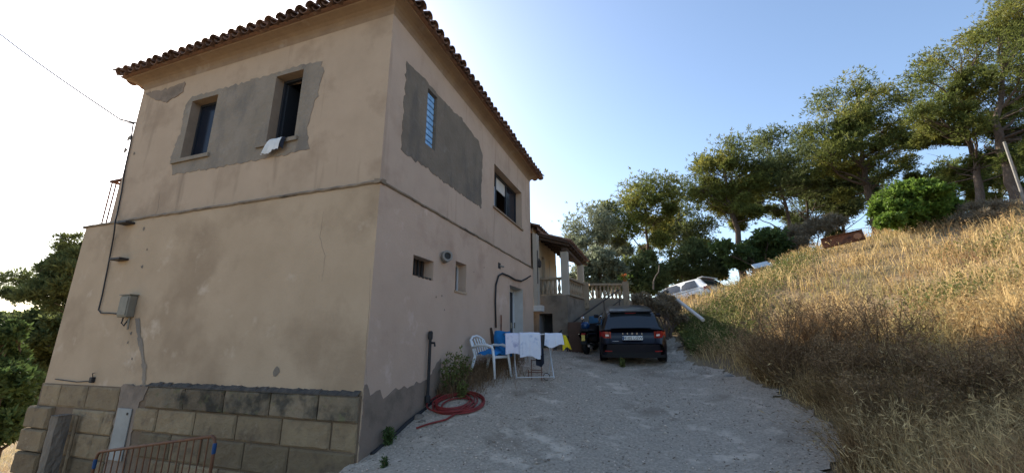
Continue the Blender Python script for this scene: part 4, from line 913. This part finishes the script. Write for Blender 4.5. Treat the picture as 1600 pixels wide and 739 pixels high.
x = np.repeat(cx, nb)+rg.normal(0, 1, len(cx)*nb)*np.repeat(.05+.012*r_c, nb); y = np.repeat(cy, nb)+rg.normal(0, 1, len(cx)*nb)*np.repeat(.05+.012*r_c, nb)
rr_ = np.repeat(r_c, nb); k = bank_ok(x, y); x, y, rr_ = x[k], y[k], rr_[k]
tn = 420; tr_ = 2.0*np.exp(rg.random(tn)*math.log(12/2.0)); ta = rg.uniform(R(-112), R(0), tn); tx = CAM[0]-tr_*np.sin(ta); ty = CAM[1]+tr_*np.cos(ta)
k = bank_ok(tx, ty); tx, ty, tr_ = tx[k], ty[k], tr_[k]; nbt = 90
TX = np.repeat(tx, nbt)+rg.normal(0,.07,len(tx)*nbt); TY = np.repeat(ty, nbt)+rg.normal(0,.07,len(tx)*nbt); TR = np.repeat(tr_, nbt); TH_ = np.repeat(.45+.5*rg.random(len(tx)), nbt)*(.55+.55*rg.random(len(tx)*nbt))
k = bank_ok(TX, TY); TX, TY, TR, TH_ = TX[k], TY[k], TR[k], TH_[k]; n0 = len(x)
x = np.r_[x, TX]; y = np.r_[y, TY]; rr_ = np.r_[rr_, TR]
edge = ~inpoly(x-.35, y, DRIVE)
cluh = .55+.45*np.sin(x*1.3+2*np.sin(y*.9))*np.sin(y*1.1+.5)
hg = (.22+.36*rg.random(len(x))**1.3)*(.75+.5*cluh)*np.where(rr_ < 8, 1.25, 1.0)*np.where(edge, 1, .55)
wd = np.clip(.0011*rr_, .0028, .020)*(.6+.8*rg.random(len(x)))
hg[n0:] = TH_; lean = np.abs(rg.normal(.55,.4,len(x)))
print('grass blades', len(x))
gr = link('dry_grass', blades_mesh('dry_grass', x, y, H(x, y)-.02, hg, wd, lean, rg, .42), M['grass']); tag(gr, 'tall golden dry grass covering the bank', 'dry grass', kind='stuff')
# dry grass at the foot of the side wall
n_ = 5200; yy = rg.uniform(1.9, 5.6, n_); xx = .1+np.abs(rg.normal(0,.38,n_))*(1.1-.5*np.abs(yy-3.6)/2); k = xx < 1.35; xx, yy = xx[k], yy[k]
gw = link('wall_grass', blades_mesh('wall_grass', xx, yy, H(xx, yy)+.01, .10+.28*rg.random(len(xx)), np.full(len(xx),.008), np.abs(rg.normal(.6,.4,len(xx))), rg, .4), M['drystem']); tag(gw, 'withered grass tufts along foot of the side wall', 'dry grass', kind='stuff')
n_ = 6000; yy = rg.uniform(4, 20, n_)*1.0; xx = rg.uniform(-17,-7.9, n_); yy = yy-4.5; gl = link('slope_grass', blades_mesh('slope_grass', xx, yy*.9-4, H(xx, yy*.9-4), .25+.4*rg.random(n_), np.full(n_,.03), np.abs(rg.normal(.5,.3,n_)), rg, .3), M['grass']); tag(gl, 'sunlit dry grass on the slope left of the house', 'dry grass', kind='stuff')
# brown scrub: stiff tangled stems at the gravel edge and in the foreground
SX = []; SY = []
for (u, v, rad, n_) in [(1200,600,.45,9),(1260,632,.45,10),(1320,668,.45,10),(1350,705,.45,12),(1330,735,.4,8),(1350,650,.6,9),(1420,650,.6,8),(1400,720,.5,9),(1480,700,.5,7),(1330,600,.6,9),(1250,560,.6,8),(1150,585,.35,5),(1560,720,.4,5),(1110,450,.35,9),(1130,442,.35,10),(1092,455,.3,6),(1150,436,.4,9),(1172,428,.4,9),(1195,418,.4,7)]:
    q = hit(u, v); SX.append(q[0]+rg.normal(0,rad,n_)); SY.append(q[1]+rg.normal(0,rad,n_))
SX = np.concatenate(SX); SY = np.concatenate(SY); nbs = 110
bx_ = np.repeat(SX,nbs)+rg.normal(0,.09,len(SX)*nbs); by_ = np.repeat(SY,nbs)+rg.normal(0,.09,len(SX)*nbs); bh_ = np.repeat(.40+.55*rg.random(len(SX)),nbs)*(.5+.6*rg.random(len(SX)*nbs)); dr_ = np.hypot(bx_-CAM[0], by_-CAM[1])
k = ~inpoly(bx_, by_, DRIVE) & ~inpoly(bx_-.10, by_, DRIVE); bx_, by_, bh_, dr_ = bx_[k], by_[k], bh_[k], dr_[k]
tag(link('brown_scrub', blades_mesh('brown_scrub', bx_, by_, H(bx_, by_)-.02, bh_, np.clip(.0012*dr_,.004,.016)*(.6+.7*rg.random(len(bx_))), np.abs(rg.normal(.75,.4,len(bx_))), rg, .6), M['scrub']), 'tangled brown scrub spilling over the gravel edge', 'scrub', kind='stuff')
q_ = np.array([hit(u, v) for u in range(-30, 60, 9) for v in (640,660,680,695,705,715,725,735)]); lx = np.repeat(q_[:,0],45)+rg.normal(0,.45,len(q_)*45); ly = np.repeat(q_[:,1],45)+rg.normal(0,.45,len(q_)*45); k = lx < -7.95; lx, ly = lx[k], ly[k]
tag(link('verge_grass', blades_mesh('verge_grass', lx, ly, H(lx, ly)-.02, .2+.45*rg.random(len(lx)), np.full(len(lx),.012), np.abs(rg.normal(.5,.35,len(lx))), rg, .5), M['grass']), 'dry grass verge at foot of the left corner', 'dry grass', kind='stuff')
# leaf litter on the gravel
n_ = 2600; xx = rg.uniform(.1, 6.6, n_); yy = -1+11*rg.random(n_)**1.3; k = inpoly(xx, yy, DRIVE) & ((rg.random(n_) < .3) | (xx < 1.0) | ~inpoly(xx+.7, yy, DRIVE)); xx, yy = xx[k], yy[k]
dv = rg.standard_normal((len(xx),3))*np.array([1,1,.25]); V, F_ = diamonds(np.c_[xx, yy, H(xx,yy)+.045], dv, .02+.05*rg.random(len(xx))**2, .012, rg)
tag(link('leaf_litter', np_mesh('leaf_litter', V, F_), M['litter']), 'dry leaf litter strewn over the gravel', 'leaf litter', kind='stuff')
# low green weeds in the bank
def weeds(name, spots, m, lab, ln=.07, wd=.035, hh=.3):
    P = []
    for (u, v, rad, n_) in spots:
        c = hit(u, v); q = rg.normal(0, rad, (n_,2))+c[:2]; zz = H(q[:,0], q[:,1])+hh*rg.random(n_)**.8; k = ~inpoly(q[:,0]-.1, q[:,1], DRIVE); P.append(np.c_[q, zz][k])
    P = np.concatenate(P); V, F_ = diamonds(P, rg.standard_normal((len(P),3))+np.array([0,0,.6]), ln*(.6+.8*rg.random(len(P))), wd, rg)
    tag(link(name, np_mesh(name, V, F_), m), lab, 'weeds', kind='stuff')
weeds('green_weeds', [(1085,515,.5,4200),(1110,540,.4,3600),(1150,480,.6,2600),(1140,520,.5,3000),(1215,430,.7,2200),(1240,410,.6,1300),(1075,545,.3,2600),(1190,450,.6,1200),(1345,560,.6,1500),(1480,470,.6,1400),(1560,390,.8,1200)], M['weed'], 'low green weeds growing among the dry grass')
# dry dead bushes with brown seed heads
def dead_bush(lab, u, v, hgt, spread, n_, seed, D=None):
    r_ = np.random.default_rng(seed); b_ = hit(u, v); b_[2] = Hs(b_[0], b_[1]); t = empty('dead_bush', b_, 0, lab, 'bush', 'dead bushes on the bank'); lb = MB(); tips = []
    for i in range(n_):
        a = r_.random()*6.28; e_ = np.array([math.cos(a)*spread*r_.random()**.6, math.sin(a)*spread*r_.random()**.6, hgt*(.55+.5*r_.random())]); p = limb(lb, (r_.normal(0,.06),r_.normal(0,.06),0), e_, .011, .004, r_, .06, 4, 5)
        for _ in range(4):
            q = p[r_.integers(2,6)]; e2 = q+np.array([r_.normal(0,.14),r_.normal(0,.14),.10+.16*r_.random()])*hgt; limb(lb, q, e2, .005, .002, r_, .05, 3, 3); tips.append(e2); tips.append((q+e2)/2)
        tips.append(e_)
    lb.build('stems', M['drystem'], t); C = np.repeat(np.array(tips), 14, 0)+r_.normal(0,.035,(len(tips)*14,3)); V, F_ = diamonds(C, r_.standard_normal((len(C),3))+np.array([0,0,.4]), .03, .016, r_); link('seed_heads', np_mesh('seed_heads', V, F_), M['seed'], t)
dead_bush('large brown dead bush with seed heads at the gravel edge', 1240, 606, 1.3, .95, 75, 61)
dead_bush('brown dead bush behind the largest one, higher on the bank', 1300, 590, 1.2, .85, 56, 62)
dead_bush('dead bush of tall bare stems near the shadow edge', 1390, 590, 1.2, .8, 40, 63)
dead_bush('low dark dead bush at the right bottom corner of gravel', 1415, 690, .7, .6, 50, 64)
dead_bush('reddish dead stems rising beside the white car', 1095, 452, .9, .45, 26, 65)
dead_bush('tall dead stems in front of the white car boot', 1112, 449, 1.0, .5, 30, 67)
dead_bush('dead stems on the ridge right of the white car', 1135, 440, .9, .5, 26, 68)
dead_bush('dense brown scrub between the gravel edge and lower dead bush', 1350, 640, .9, .7, 55, 69)
dead_bush('dead stems at the very right, low in the shade', 1540, 650, .8, .7, 40, 66)
# green weed plants by the wall and on the gravel
def weed_plant(lab, x, y, hgt, n_, seed, m='weed', ln=.07):
    r_ = np.random.default_rng(seed); z = Hs(x, y)+.02; t = empty('weed_plant', (x,y,z), 0, lab, 'weed', 'weeds by the wall and on the gravel'); lb = MB(); C = []; Dv = []
    for i in range(n_):
        a = r_.random()*6.28; e_ = np.array([math.cos(a)*hgt*.35*r_.random(), math.sin(a)*hgt*.35*r_.random(), hgt*(.5+.5*r_.random())]); e_[0] = max(e_[0], .12-x)
        p = limb(lb, (0,0,-.02), e_, .006, .002, r_, .05, 4, 6)
        for q in p[1:]:
            for _ in range(7): C.append(q+r_.normal(0,.015,3)); Dv.append(r_.standard_normal(3)+np.array([0,0,.4]))
    lb.build('stems', M['drystem'], t); V, F_ = diamonds(np.array(C), np.array(Dv), ln*(.6+.6*r_.random(len(C))), ln*.4, r_); link('leaves', np_mesh('leaves', V, F_), M[m], t)
weed_plant('tall green weed against the wall behind the red hose', .28, 2.05, .85, 16, 71)
weed_plant('second green weed right of the tall one, under the plank', .35, 2.5, .6, 14, 72)
weed_plant('green sprig inside the red hose coil', .6, 1.95, .3, 12, 73)
p = hit(585, 700); weed_plant('dark green weed at the near corner of the house', max(p[0],.2), p[1], .22, 16, 74, 'leaf_dark', .06)
p = hit(973, 575); weed_plant('small weed on the gravel behind the dark car', p[0], p[1], .2, 8, 75)
p = hit(600, 735); weed_plant('tiny weed at the bottom left of the gravel', p[0], p[1], .12, 6, 76, 'leaf_dark', .04)

# ------------------------------------------------------------------ vehicles
def text_mesh(s_, size, m, parent, Mx, name='lettering'):
    cu = bpy.data.curves.new(name, 'FONT'); cu.body = s_; cu.size = size; cu.align_x = 'CENTER'; cu.align_y = 'CENTER'; cu.extrude = .002
    ob = bpy.data.objects.new('tmp', cu); COL.objects.link(ob); dg = bpy.context.evaluated_depsgraph_get(); me = bpy.data.meshes.new_from_object(ob.evaluated_get(dg)); bpy.data.objects.remove(ob)
    o = link(name, me, m, parent); o.matrix_local = Mx; return o
def car(name, lab, loc, rz, paint, W=1.74, Ln=4.0, Ht=1.46, plate=None, tilt=(0,0)):
    c = empty(name, loc, rz, lab, 'car'); c.scale = (1, 1, .955); c.rotation_euler = (tilt[0], tilt[1], rz)
    hw = W/2
    # lower body, station by station (y: 0 = rear)
    st_ = [(0.0,.90,.30,.62),(.03,.96,.27,.80),(.10,.985,.24,.97),(.35,1.0,.22,.985),(1.0,1.0,.20,.965),(2.0,1.0,.20,.945),(2.85,.995,.20,.955),(3.3,.98,.21,.88),(3.75,.93,.22,.77),(3.93,.84,.25,.66),(4.0,.74,.30,.58)]
    mb = MB(); V = []; 
    for (y, ww, z0, zt_) in st_:
        w_ = hw*ww; h_ = zt_-z0
        half = [(w_*.86,z0),(w_*.97,z0+.10*h_),(w_,z0+.35*h_),(w_*.985,z0+.58*h_),(w_*.955,z0+.82*h_),(w_*.91,z0+.95*h_),(w_*.82,zt_)]
        ring_ = [(x,z) for x,z in half]+[(-x,z) for x,z in half[::-1]]
        V += [(x, y*Ln/4.0, z) for x, z in ring_]
    n = 14; F = [(i*n+k, i*n+(k+1) % n, (i+1)*n+(k+1) % n, (i+1)*n+k) for i in range(len(st_)-1) for k in range(n)]+[tuple(range(n)), tuple(range((len(st_)-1)*n, len(st_)*n))[::-1]]
    mb.add(V, F); body = mb.build('body', paint, c, True)
    gst = [(.06,.80,.96,.70,.99),(.14,.79,.95,.66,1.08),(.42,.79,.95,.61,1.385),(.62,.80,.95,.60,1.435),(1.3,.80,.94,.615,Ht),(2.0,.80,.94,.605,1.44),(2.35,.80,.94,.59,1.385),(2.95,.79,.94,.70,1.0),(3.05,.78,.93,.72,.96)]
    mb = MB(); V = []
    for (y, wb, zb0, wt, zt_) in gst:
        wb *= hw/.87; wt *= hw/.87; a_ = (wb-wt); h_ = zt_-zb0
        half = [(wb*1.04,zb0-.03),(wb,zb0+.05*h_),(wt+a_*.30,zb0+.72*h_),(wt+a_*.05,zb0+.92*h_),(wt*.86,zt_-.004),(wt*.4,zt_+.012)]
        V += [(x,y*Ln/4.0,z) for x,z in half]+[(-x,y*Ln/4.0,z) for x,z in half[::-1]]
    n = 12; mb.add(V, [(i*n+k, i*n+k+1, (i+1)*n+k+1, (i+1)*n+k) for i in range(len(gst)-1) for k in range(n-1)]+[tuple(range(n)), tuple(range((len(gst)-1)*n, len(gst)*n))[::-1]])
    mb.build('cabin', paint, c, True)
    k_ = hw/.87
    def quadgrid(name, p00, p10, p11, p01, m, bulge, nrm, par=c, nu=8, nv=5):
        p00, p10, p11, p01, nrm = map(np.array, (p00,p10,p11,p01,nrm)); mb = MB()
        mb.grid(lambda u, v: (p00*(1-u)+p10*u)*(1-v)+(p01*(1-u)+p11*u)*v+nrm*(.012+bulge*4*u*(1-u)), nu, nv); return mb.build(name, m, par, True)
    quadgrid('rear_window', (-.70*k_,.075,1.01), (.70*k_,.075,1.01), (.575*k_,.395,1.375), (-.575*k_,.395,1.375), M['carglass'], .03, (0,-.75,.66))
    quadgrid('windscreen', (.66*k_,2.99*Ln/4,.99), (-.66*k_,2.99*Ln/4,.99), (-.55*k_,2.40*Ln/4,1.375), (.55*k_,2.40*Ln/4,1.375), M['carglass'], .02, (0,.6,.8))
    for s_ in (-1, 1):
        for (ya, yb, yc, yd) in ((.45,1.32,1.32,.66),(1.40,2.72,2.20,1.40)):
            sw = lambda y, t: (s_*k_*(.805-.18*t), y*Ln/4, 1.0+.36*t)
            quadgrid('side_window', sw(ya,0), sw(yb,0), sw(yc,1), sw(yd,1), M['carglass'], .008, (s_*.9,0,.35))
        mb = MB(); mb.bbox(s_*(hw+.10)-.08, s_*(hw+.10)+.08, 2.52*Ln/4, 2.62*Ln/4, .98, 1.10, .025).build('wing_mirror', paint, c)
        # tail light: wraps the corner
        def tl(u, v, s_=s_):
            x = hw*(.63+.345*u); y = .045+.30*max(0,u-.55)**1.3-.0+.02*v; z = .76+.175*v+.015*u
            return (s_*x, y-.035+(.02 if u > .9 else 0), z)
        t_ = MB().grid(tl, 8, 3).build('tail_light', M['red'], c, True)
        MB().grid(lambda u, v, s_=s_: (s_*hw*(.68+.11*u), -.003+.012*v, .815+.045*v+.01*u), 2, 1).build('clear_lens', M['lens'], t_)
        MB().grid(lambda u, v, s_=s_: (s_*hw*(.62+.28*u), -.03+.05*u*u, .40+.03*v), 3, 1).build('reflector', M['red'], c)
        for yw in (.72, 3.20):
            y = yw*Ln/4; wh = empty('wheel'); wh.parent = c; wh.location = (s_*(hw-.10), y, .315)
            MB().lathe([(.20,-.10),(.29,-.105),(.315,-.08),(.318,0),(.315,.08),(.29,.105),(.20,.10)], (0,0,0), 24, 0).build('tyre', M['tyre'], wh, True)
            MB().lathe([(.20,s_*.06),(.19,s_*.085),(.05,s_*.07),(.04,s_*.09)], (0,0,0), 20, 0).build('rim', M['rim'], wh)
            ar_ = MB(); ar_.lathe([(.375,s_*.012),(.345,s_*.016),(.02,s_*.010)], (s_*(hw-.005),y,.33), 24, 0); ar_.build('wheel_arch', M['carblack'], c)
    mb = MB(); mb.grid(lambda u, v: (hw*.95*(2*u-1), -.035+.07*abs(2*u-1)**4, .24+.16*v), 10, 2); mb.build('lower_bumper', M['carblack'], c, True)
    mb = MB(); mb.grid(lambda u, v: (hw*.965*(2*u-1), -.045+.09*abs(2*u-1)**4+.01*v, .40+.20*v), 10, 3); mb.add([(-.7,-.02,.605),(.7,-.02,.605),(.7,.03,.62),(-.7,.03,.62)], [(0,1,2,3)]); mb.build('bumper', paint, c, True)
    MB().tube([(-.70*k_,.035,.99),(-.60*k_,-.012,.93),(-.58*k_,-.02,.66),(-.50*k_,-.03,.62),(.50*k_,-.03,.62),(.58*k_,-.02,.66),(.60*k_,-.012,.93),(.70*k_,.035,.99)], .006, 5).build('hatch_seam', M['carblack'], c)
    MB().bbox(-.56*k_,.56*k_,.28,.56,1.425,1.46,.012).build('spoiler', paint, c)
    MB().bbox(-.14,.14,.32,.33,1.395,1.415,.004).build('brake_light', M['red'], c)
    MB().tube([(0,.04,1.02),(.10,.10,1.07),(.32,.09,1.055)], .012, 5).build('rear_wiper', M['carblack'], c)
    if plate:
        pl = MB().bbox(-.26,.26,-.018,.0,.715,.825,.005).build('number_plate', M['plate'], c); MB().box(-.257,-.218,-.021,-.0185,.72,.82).build('blue_band', M['blue_plastic'], pl)
        text_mesh(plate, .105, M['carblack'], pl, Matrix.Translation((.02,-.0225,.768)) @ Matrix.Rotation(R(90),4,'X'))
        for i, ch in enumerate('SKODA'): text_mesh(ch, .055, M['chrome'], body, Matrix.Translation((-.24+i*.12,-.006,.885)) @ Matrix.Rotation(R(82),4,'X'))
        MB().tube([(-.32,.02,.70),(-.32,.02,.70)], .001, 3) ; MB().bbox(-.52,-.36,-.012,-.004,.675,.692,.002).build('badge', M['chrome'], c)
    return c
p = at(990, 572, 11.05); cg = Hs(p[0], p[1]); sl_ = math.atan2(Hs(p[0]-.3, p[1]+3.2)-Hs(p[0],p[1]+.7), 2.6)
car('parked_car', 'dark navy hatchback parked on the gravel by the stair', (p[0]+.02, p[1], cg+.03), R(6), M['carpaint'], 1.74, 4.0, 1.46, '4105 LGW', (sl_, 0))
p = at(1124, 428, 17.2); car('parked_car', 'white car half hidden by dry grass on the bank', (p[0], p[1], at(1085,427,18.2)[2]-1.62), R(50), M['carwhite'], 1.72, 3.9, 1.46, None, (R(-7), 0))
# motor scooter, seen from behind
p = at(913, 552, 13.0); sz = Hs(p[0], p[1])+.03; mo = empty('motor_scooter', (p[0],p[1],sz), R(-6), 'black motor scooter with yellow plate parked left of the dark car', 'scooter')
for y in (.25, 1.5):
    wh = MB().lathe([(.17,-.05),(.25,-.055),(.27,0),(.25,.055),(.17,.05)], (0,y,.27), 20, 0).build('wheel', M['tyre'], mo, True); MB().lathe([(.16,-.04),(.05,-.05),(.05,.05),(.16,.04)], (0,y,.27), 16, 0).build('rim', M['rim'], wh)
MB().grid(lambda u, v: ((.17+.03*math.sin(v*3))*math.cos(math.pi*2*u), .05+1.0*v, .58+.10*math.sin(2*math.pi*u)*(1.2-.3*v)+.03*v), 14, 6).build('tail_body', M['carpaint'], mo, True)
MB().bbox(-.15,.15,.08,.85,.68,.79,.04).build('seat', M['black'], mo); MB().bbox(-.2,.2,1.18,1.38,.35,.98,.06).build('front_shield', M['carpaint'], mo); MB().bbox(-.16,.16,.75,1.2,.26,.34,.02).build('footboard', M['black'], mo)
MB().tube([(-.36,1.1,1.0),(0,1.22,.98),(.36,1.1,1.0)], .02, 6).build('handlebar', M['black'], mo); MB().tube([(0,1.22,.98),(0,1.5,.27)], .035, 8).build('fork', M['black'], mo)
for s_ in (-1, 1):
    MB().tube([(s_*.2,1.16,1.0),(s_*.30,1.14,1.14)], .009, 5).build('mirror_stem', M['black'], mo); mi = MB().lathe([(.02,.012),(.058,.008),(.062,-.004),(.05,-.008)], (s_*.32,1.13,1.18), 12, 1).build('rear_mirror', M['mirror'], mo); 
MB().bbox(-.055,.055,-.05,-.04,.42,.60,.004).build('number_plate', M['plateyel'], mo); MB().bbox(-.07,.07,-.03,.06,.60,.66,.012).build('tail_light', M['red'], mo); MB().bbox(-.10,.10,-.035,.1,.30,.44,.02).build('rear_fender', M['black'], mo)
MB().grid(lambda u, v: (.2*(2*u-1)*(1-.3*v), 1.42-.12*v+.05*(2*u-1)**2, .95+.3*v), 6, 4).build('windscreen', mat('tinted_screen', (.08,.20,.36), rough=.08, spec=.7), mo, True)
MB().tube([(.12,.1,.28),(.14,.5,.25)], .045, 8).build('exhaust', M['chrome'], mo); MB().lathe([(.12,0),(.15,.06),(.15,.14),(.10,.22)], (0,.25,.79), 14).build('helmet_box', mat('blue_gloss', (.012,.05,.14), rough=.2, coat=.5), mo, True)
# brown cabinet and low bench beneath the stair
p = at(897, 550, 13.8); cb = empty('brown_cabinet', (p[0],p[1],Hs(p[0],p[1])), 0, 'dark brown cabinet standing behind the scooter', 'cabinet'); MB().bbox(-.18,.28,0,.4,0,1.0,.01).build('carcass', M['brown'], cb); MB().bbox(-.16,.26,-.02,-.002,.04,.96,.006).build('door', M['brown'], cb); MB().lathe([(.015,0),(.02,.02)], (.2,-.03,.6), 8, 1).build('knob', M['chrome'], cb)
p = at(878, 548, 13.9); bn = empty('low_bench', (p[0],p[1],Hs(p[0],p[1])+.02), 0, 'low dark bench against the retaining wall below the stair rail', 'bench'); MB().bbox(-.28,.25,-.15,.2,.44,.5,.008).build('seat', M['alu'], bn)
for sx in (-.24,.21):
    for sy in (-.12,.17): MB().tube([(sx,sy,0),(sx,sy,.44)], .02, 6).build('leg', M['alu'], bn)

# ------------------------------------------------------------------ chair, laundry
cx0, cy0 = .60, 3.30; cz0 = Hs(cx0, cy0)+.03
ch = empty('plastic_chair', (cx0,cy0,cz0), R(-14), 'white moulded plastic armchair beside the clothes rack', 'chair')
MB().grid(lambda u, v: (-.24+.50*u, .25*(2*v-1)*(1-.08*(1-u)), .42+.025*u-.03*math.sin(math.pi*u)*math.sin(math.pi*v)), 8, 8).build('seat', M['chair'], ch, True)
MB().bbox(.22,.27,-.25,.25,.385,.44,.012).build('seat_edge', M['chair'], ch)
for k in range(5):
    a = -.16+k*.08; MB().tube([(-.24,a,.44),(-.30,a*1.1,.62),(-.38,a*1.15,.80-.25*a*a*6)], .017, 5).build('back_slat', M['chair'], ch)
MB().tube([(-.22,-.25,.42),(-.29,-.25,.60),(-.37,-.23,.76),(-.40,-.12,.83),(-.405,0,.85),(-.40,.12,.83),(-.37,.23,.76),(-.29,.25,.60),(-.22,.25,.42)], .026, 7).build('back_frame', M['chair'], ch, True)
for s_ in (-1, 1):
    MB().tube([(-.30,s_*.26,.60),(-.12,s_*.285,.655),(.12,s_*.29,.655),(.24,s_*.285,.62),(.27,s_*.28,.55)], [.024,.03,.034,.03,.026], 7).build('armrest', M['chair'], ch, True)
    MB().tube([(.26,s_*.28,.57),(.28,s_*.27,.42),(.33,s_*.30,0)], [.028,.03,.022], 7).build('leg', M['chair'], ch, True)
    MB().tube([(-.22,s_*.25,.44),(-.28,s_*.27,.20),(-.33,s_*.29,0)], [.034,.03,.022], 7).build('leg', M['chair'], ch, True)
bc = empty('blue_cloth', (cx0,cy0,cz0+.44), R(-14), 'bright blue cloth piled on the plastic chair', 'cloth')
MB().grid(lambda u, v: (-.20+.46*u, .22*(2*v-1), .03+.10*math.sin(math.pi*u)**.5*math.sin(math.pi*v)**.5+.02*math.sin(u*11)*math.sin(v*9+1)), 16, 12).build('folded_layer', M['bluecloth'], bc, True)
mb = MB(); mb.grid(lambda u, v: (-.12+.44*u+.02*math.sin(v*7), .30+.03*math.sin(u*9+v*3)-.02*v, -.02+.53*v+.015*math.sin(u*6)), 12, 10); mb.grid(lambda u, v: (-.12+.44*u+.02*math.sin(v*7), .34+.03*math.sin(u*9+v*3)-.06*v, -.02+.53*v+.015*math.sin(u*6)), 12, 10); mb.build('hanging_layer', M['bluecloth'], bc, True)
rk0, rk1 = np.array([.93,3.52]), np.array([1.86,4.02]); rc = (rk0+rk1)/2; ra = math.atan2(*(rk1-rk0)[::-1]); rL = np.linalg.norm(rk1-rk0); rz0 = Hs(*rc)+.03
rack = empty('clothes_rack', (rc[0],rc[1],rz0), ra, 'folding wire clothes rack with crossed legs', 'clothes rack')
hL = rL/2+.08; tz = .90
MB().tube([(-hL,-.27,tz),(hL,-.27,tz),(hL,.27,tz),(-hL,.27,tz),(-hL,-.27,tz)], .011, 6).build('top_frame', M['steel'], rack)
for k in range(6): MB().tube([(-hL,-.2+k*.08,tz),(hL,-.2+k*.08,tz)], .005, 5).build('drying_wire', M['steel'], rack)
for x in (-.40, .40):
    MB().tube([(x,-.27,0),(x,.2,tz-.01)], .011, 6).build('leg', M['steel'], rack); MB().tube([(x+.02,.27,0),(x+.02,-.2,tz-.01)], .011, 6).build('leg', M['steel'], rack)
for y in (-.27,.27): MB().tube([(-.4,y,.03),(.42,y,.03)], .009, 6).build('foot_bar', M['steel'], rack)
def on_rack(name, mb, m, lab):
    o = mb.build(name, m, None, True); o.location = (rc[0],rc[1],rz0); o.rotation_euler = (0,0,ra); return tag(o, lab, 'cloth', 'laundry on the clothes rack')
on_rack('towel', drape(-.64,.12,-.285,tz+.015,.40,.44,81,.012), M['towel'], 'large white towel with faint pattern draped over the clothes rack')
on_rack('towel', drape(-.34,.10,-.312,tz+.03,.30,.50,85,.012), M['towel2'], 'plain towel edge showing beneath the large patterned towel')
on_rack('towel', drape(.22,.60,-.285,tz+.016,.40,.26,82,.02,.06), M['towel2'], 'smaller white towel at the right end of the clothes rack')
on_rack('yellow_cloth', drape(.63,.72,-.16,tz-.03,.05,.28,83,.03,.12,.05), M['yellow'], 'bright yellow cloth hanging from the rack end')
on_rack('dark_garment', drape(.02,.20,-.20,tz-.30,.02,.34,84,.02), M['navy'], 'black garment hanging under the towels between the rack legs')
p = hit(838, 596); wb = empty('wire_stand', (p[0],p[1],p[2]+.03), 0, 'small rusty wire stand on the gravel before the rack', 'wire stand')
for (a, b_) in (((-.1,0,0),(-.1,0,.42)),((.12,0,0),(.12,0,.42)),((-.1,0,.4),(.12,0,.4)),((-.1,0,.2),(.12,0,.2)),((-.2,.1,0),(-.2,.1,.2)),((-.2,.1,.15),(.12,.1,.15))): MB().tube([a,b_], .009, 5).build('wire_bar', M['rust'], wb)
MB().tube([(.22+.07*math.cos(t),.02,.075+.07*math.sin(t)) for t in np.linspace(0,5.2,12)], .008, 5).build('wire_loop', M['iron'], wb)
# ------------------------------------------------------------------ odd things on the bank
a, b_ = at(1058,468,13.6), at(1099,500,12.4); tag(MB().tube([a,(a+b_)/2,b_], .055, 8).build('white_pole', M['white_paint'], None), 'white pole lying slanted in the grass above the dark car', 'pole')
p = at(1189,414,16.4); sh = MB().bbox(-.32,.32,-.02,.02,-.14,.14,.006).build('metal_sheet', mat('pale_sheet', (.55,.62,.66), (.45,.52,.56), 5, .3)); sh.location = tuple(p); sh.rotation_euler = (R(-45), R(-12), R(10)); tag(sh, 'pale blue sheet lying on the ridge in the grass', 'sheet')
a, b_ = at(1284,381,15.2), at(1350,366,14.4); d = (b_-a); bmx = empty('rusty_beam', (a+b_)/2, math.atan2(d[1],d[0]), 'rusty steel beam lying along the top of the bank', 'beam'); Lb = np.linalg.norm(d[:2])/2; tl_ = math.atan2(d[2], 2*Lb); bmx.rotation_euler = (0,-tl_,math.atan2(d[1],d[0]))
MB().bbox(-Lb,Lb,-.02,.02,-.17,.17,.005).build('web', M['rust'], bmx); MB().bbox(-Lb,Lb,-.10,.10,.171,.19,.005).build('flange', M['rust'], bmx); MB().bbox(-Lb,Lb,-.10,.10,-.19,-.171,.005).build('flange', M['rust'], bmx); MB().lathe([(.11,0),(.12,.02),(.12,.06),(.04,.08)], (.45,-.10,-.03), 14, 1).build('end_plate', mat('brown_disc', (.28,.14,.08), rough=.9), bmx)
a, b_ = at(1606,330,12.6), at(1569,222,12.6); tag(MB().tube([a,b_], [.04,.036], 10).build('leaning_pole', M['greypipe'], None), 'grey metal pole leaning left at the right edge of the ridge', 'pole')
c_ = [at(u, v, 17.5) for u, v in [(1021,452),(1021,440),(1024,432),(1029,425),(1030,414)]]; tag(MB().tube(c_, [.035,.03,.026,.022,.015], 6).build('bent_sapling', M['twig'], None), 'bare bent sapling stem left of the white car', 'sapling')
rs = np.random.default_rng(5)
for i, (u, v, s_, lab) in enumerate([(652,655,.09,'dark rounded stone beside the red hose'),(660,662,.06,'small brown stone between pipe and hose'),(640,672,.05,'small pale stone by the black pipe'),(1140,590,.08,'grey stone at the gravel edge under the dead bush')]):
    q = hit(u, v); mb = MB(); ph = rs.random(6)*6
    mb.grid(lambda a_, b2: (lambda th, f_: (s_*1.3*math.cos(th)*math.sin(f_)*(1+.15*math.sin(3*th+ph[0])), s_*math.sin(th)*math.sin(f_)*(1+.15*math.sin(2*th+ph[1])), s_*.7*math.cos(f_)*(1+.1*math.sin(3*th+ph[2]))))(2*math.pi*a_, .02+3.1*b2), 10, 7)
    o = mb.build('stone', M['cement_dark'] if i < 2 else M['greypipe']); o.location = (max(q[0], .2),q[1],q[2]+.02); tag(o, lab, 'stone', 'stones on the ground')
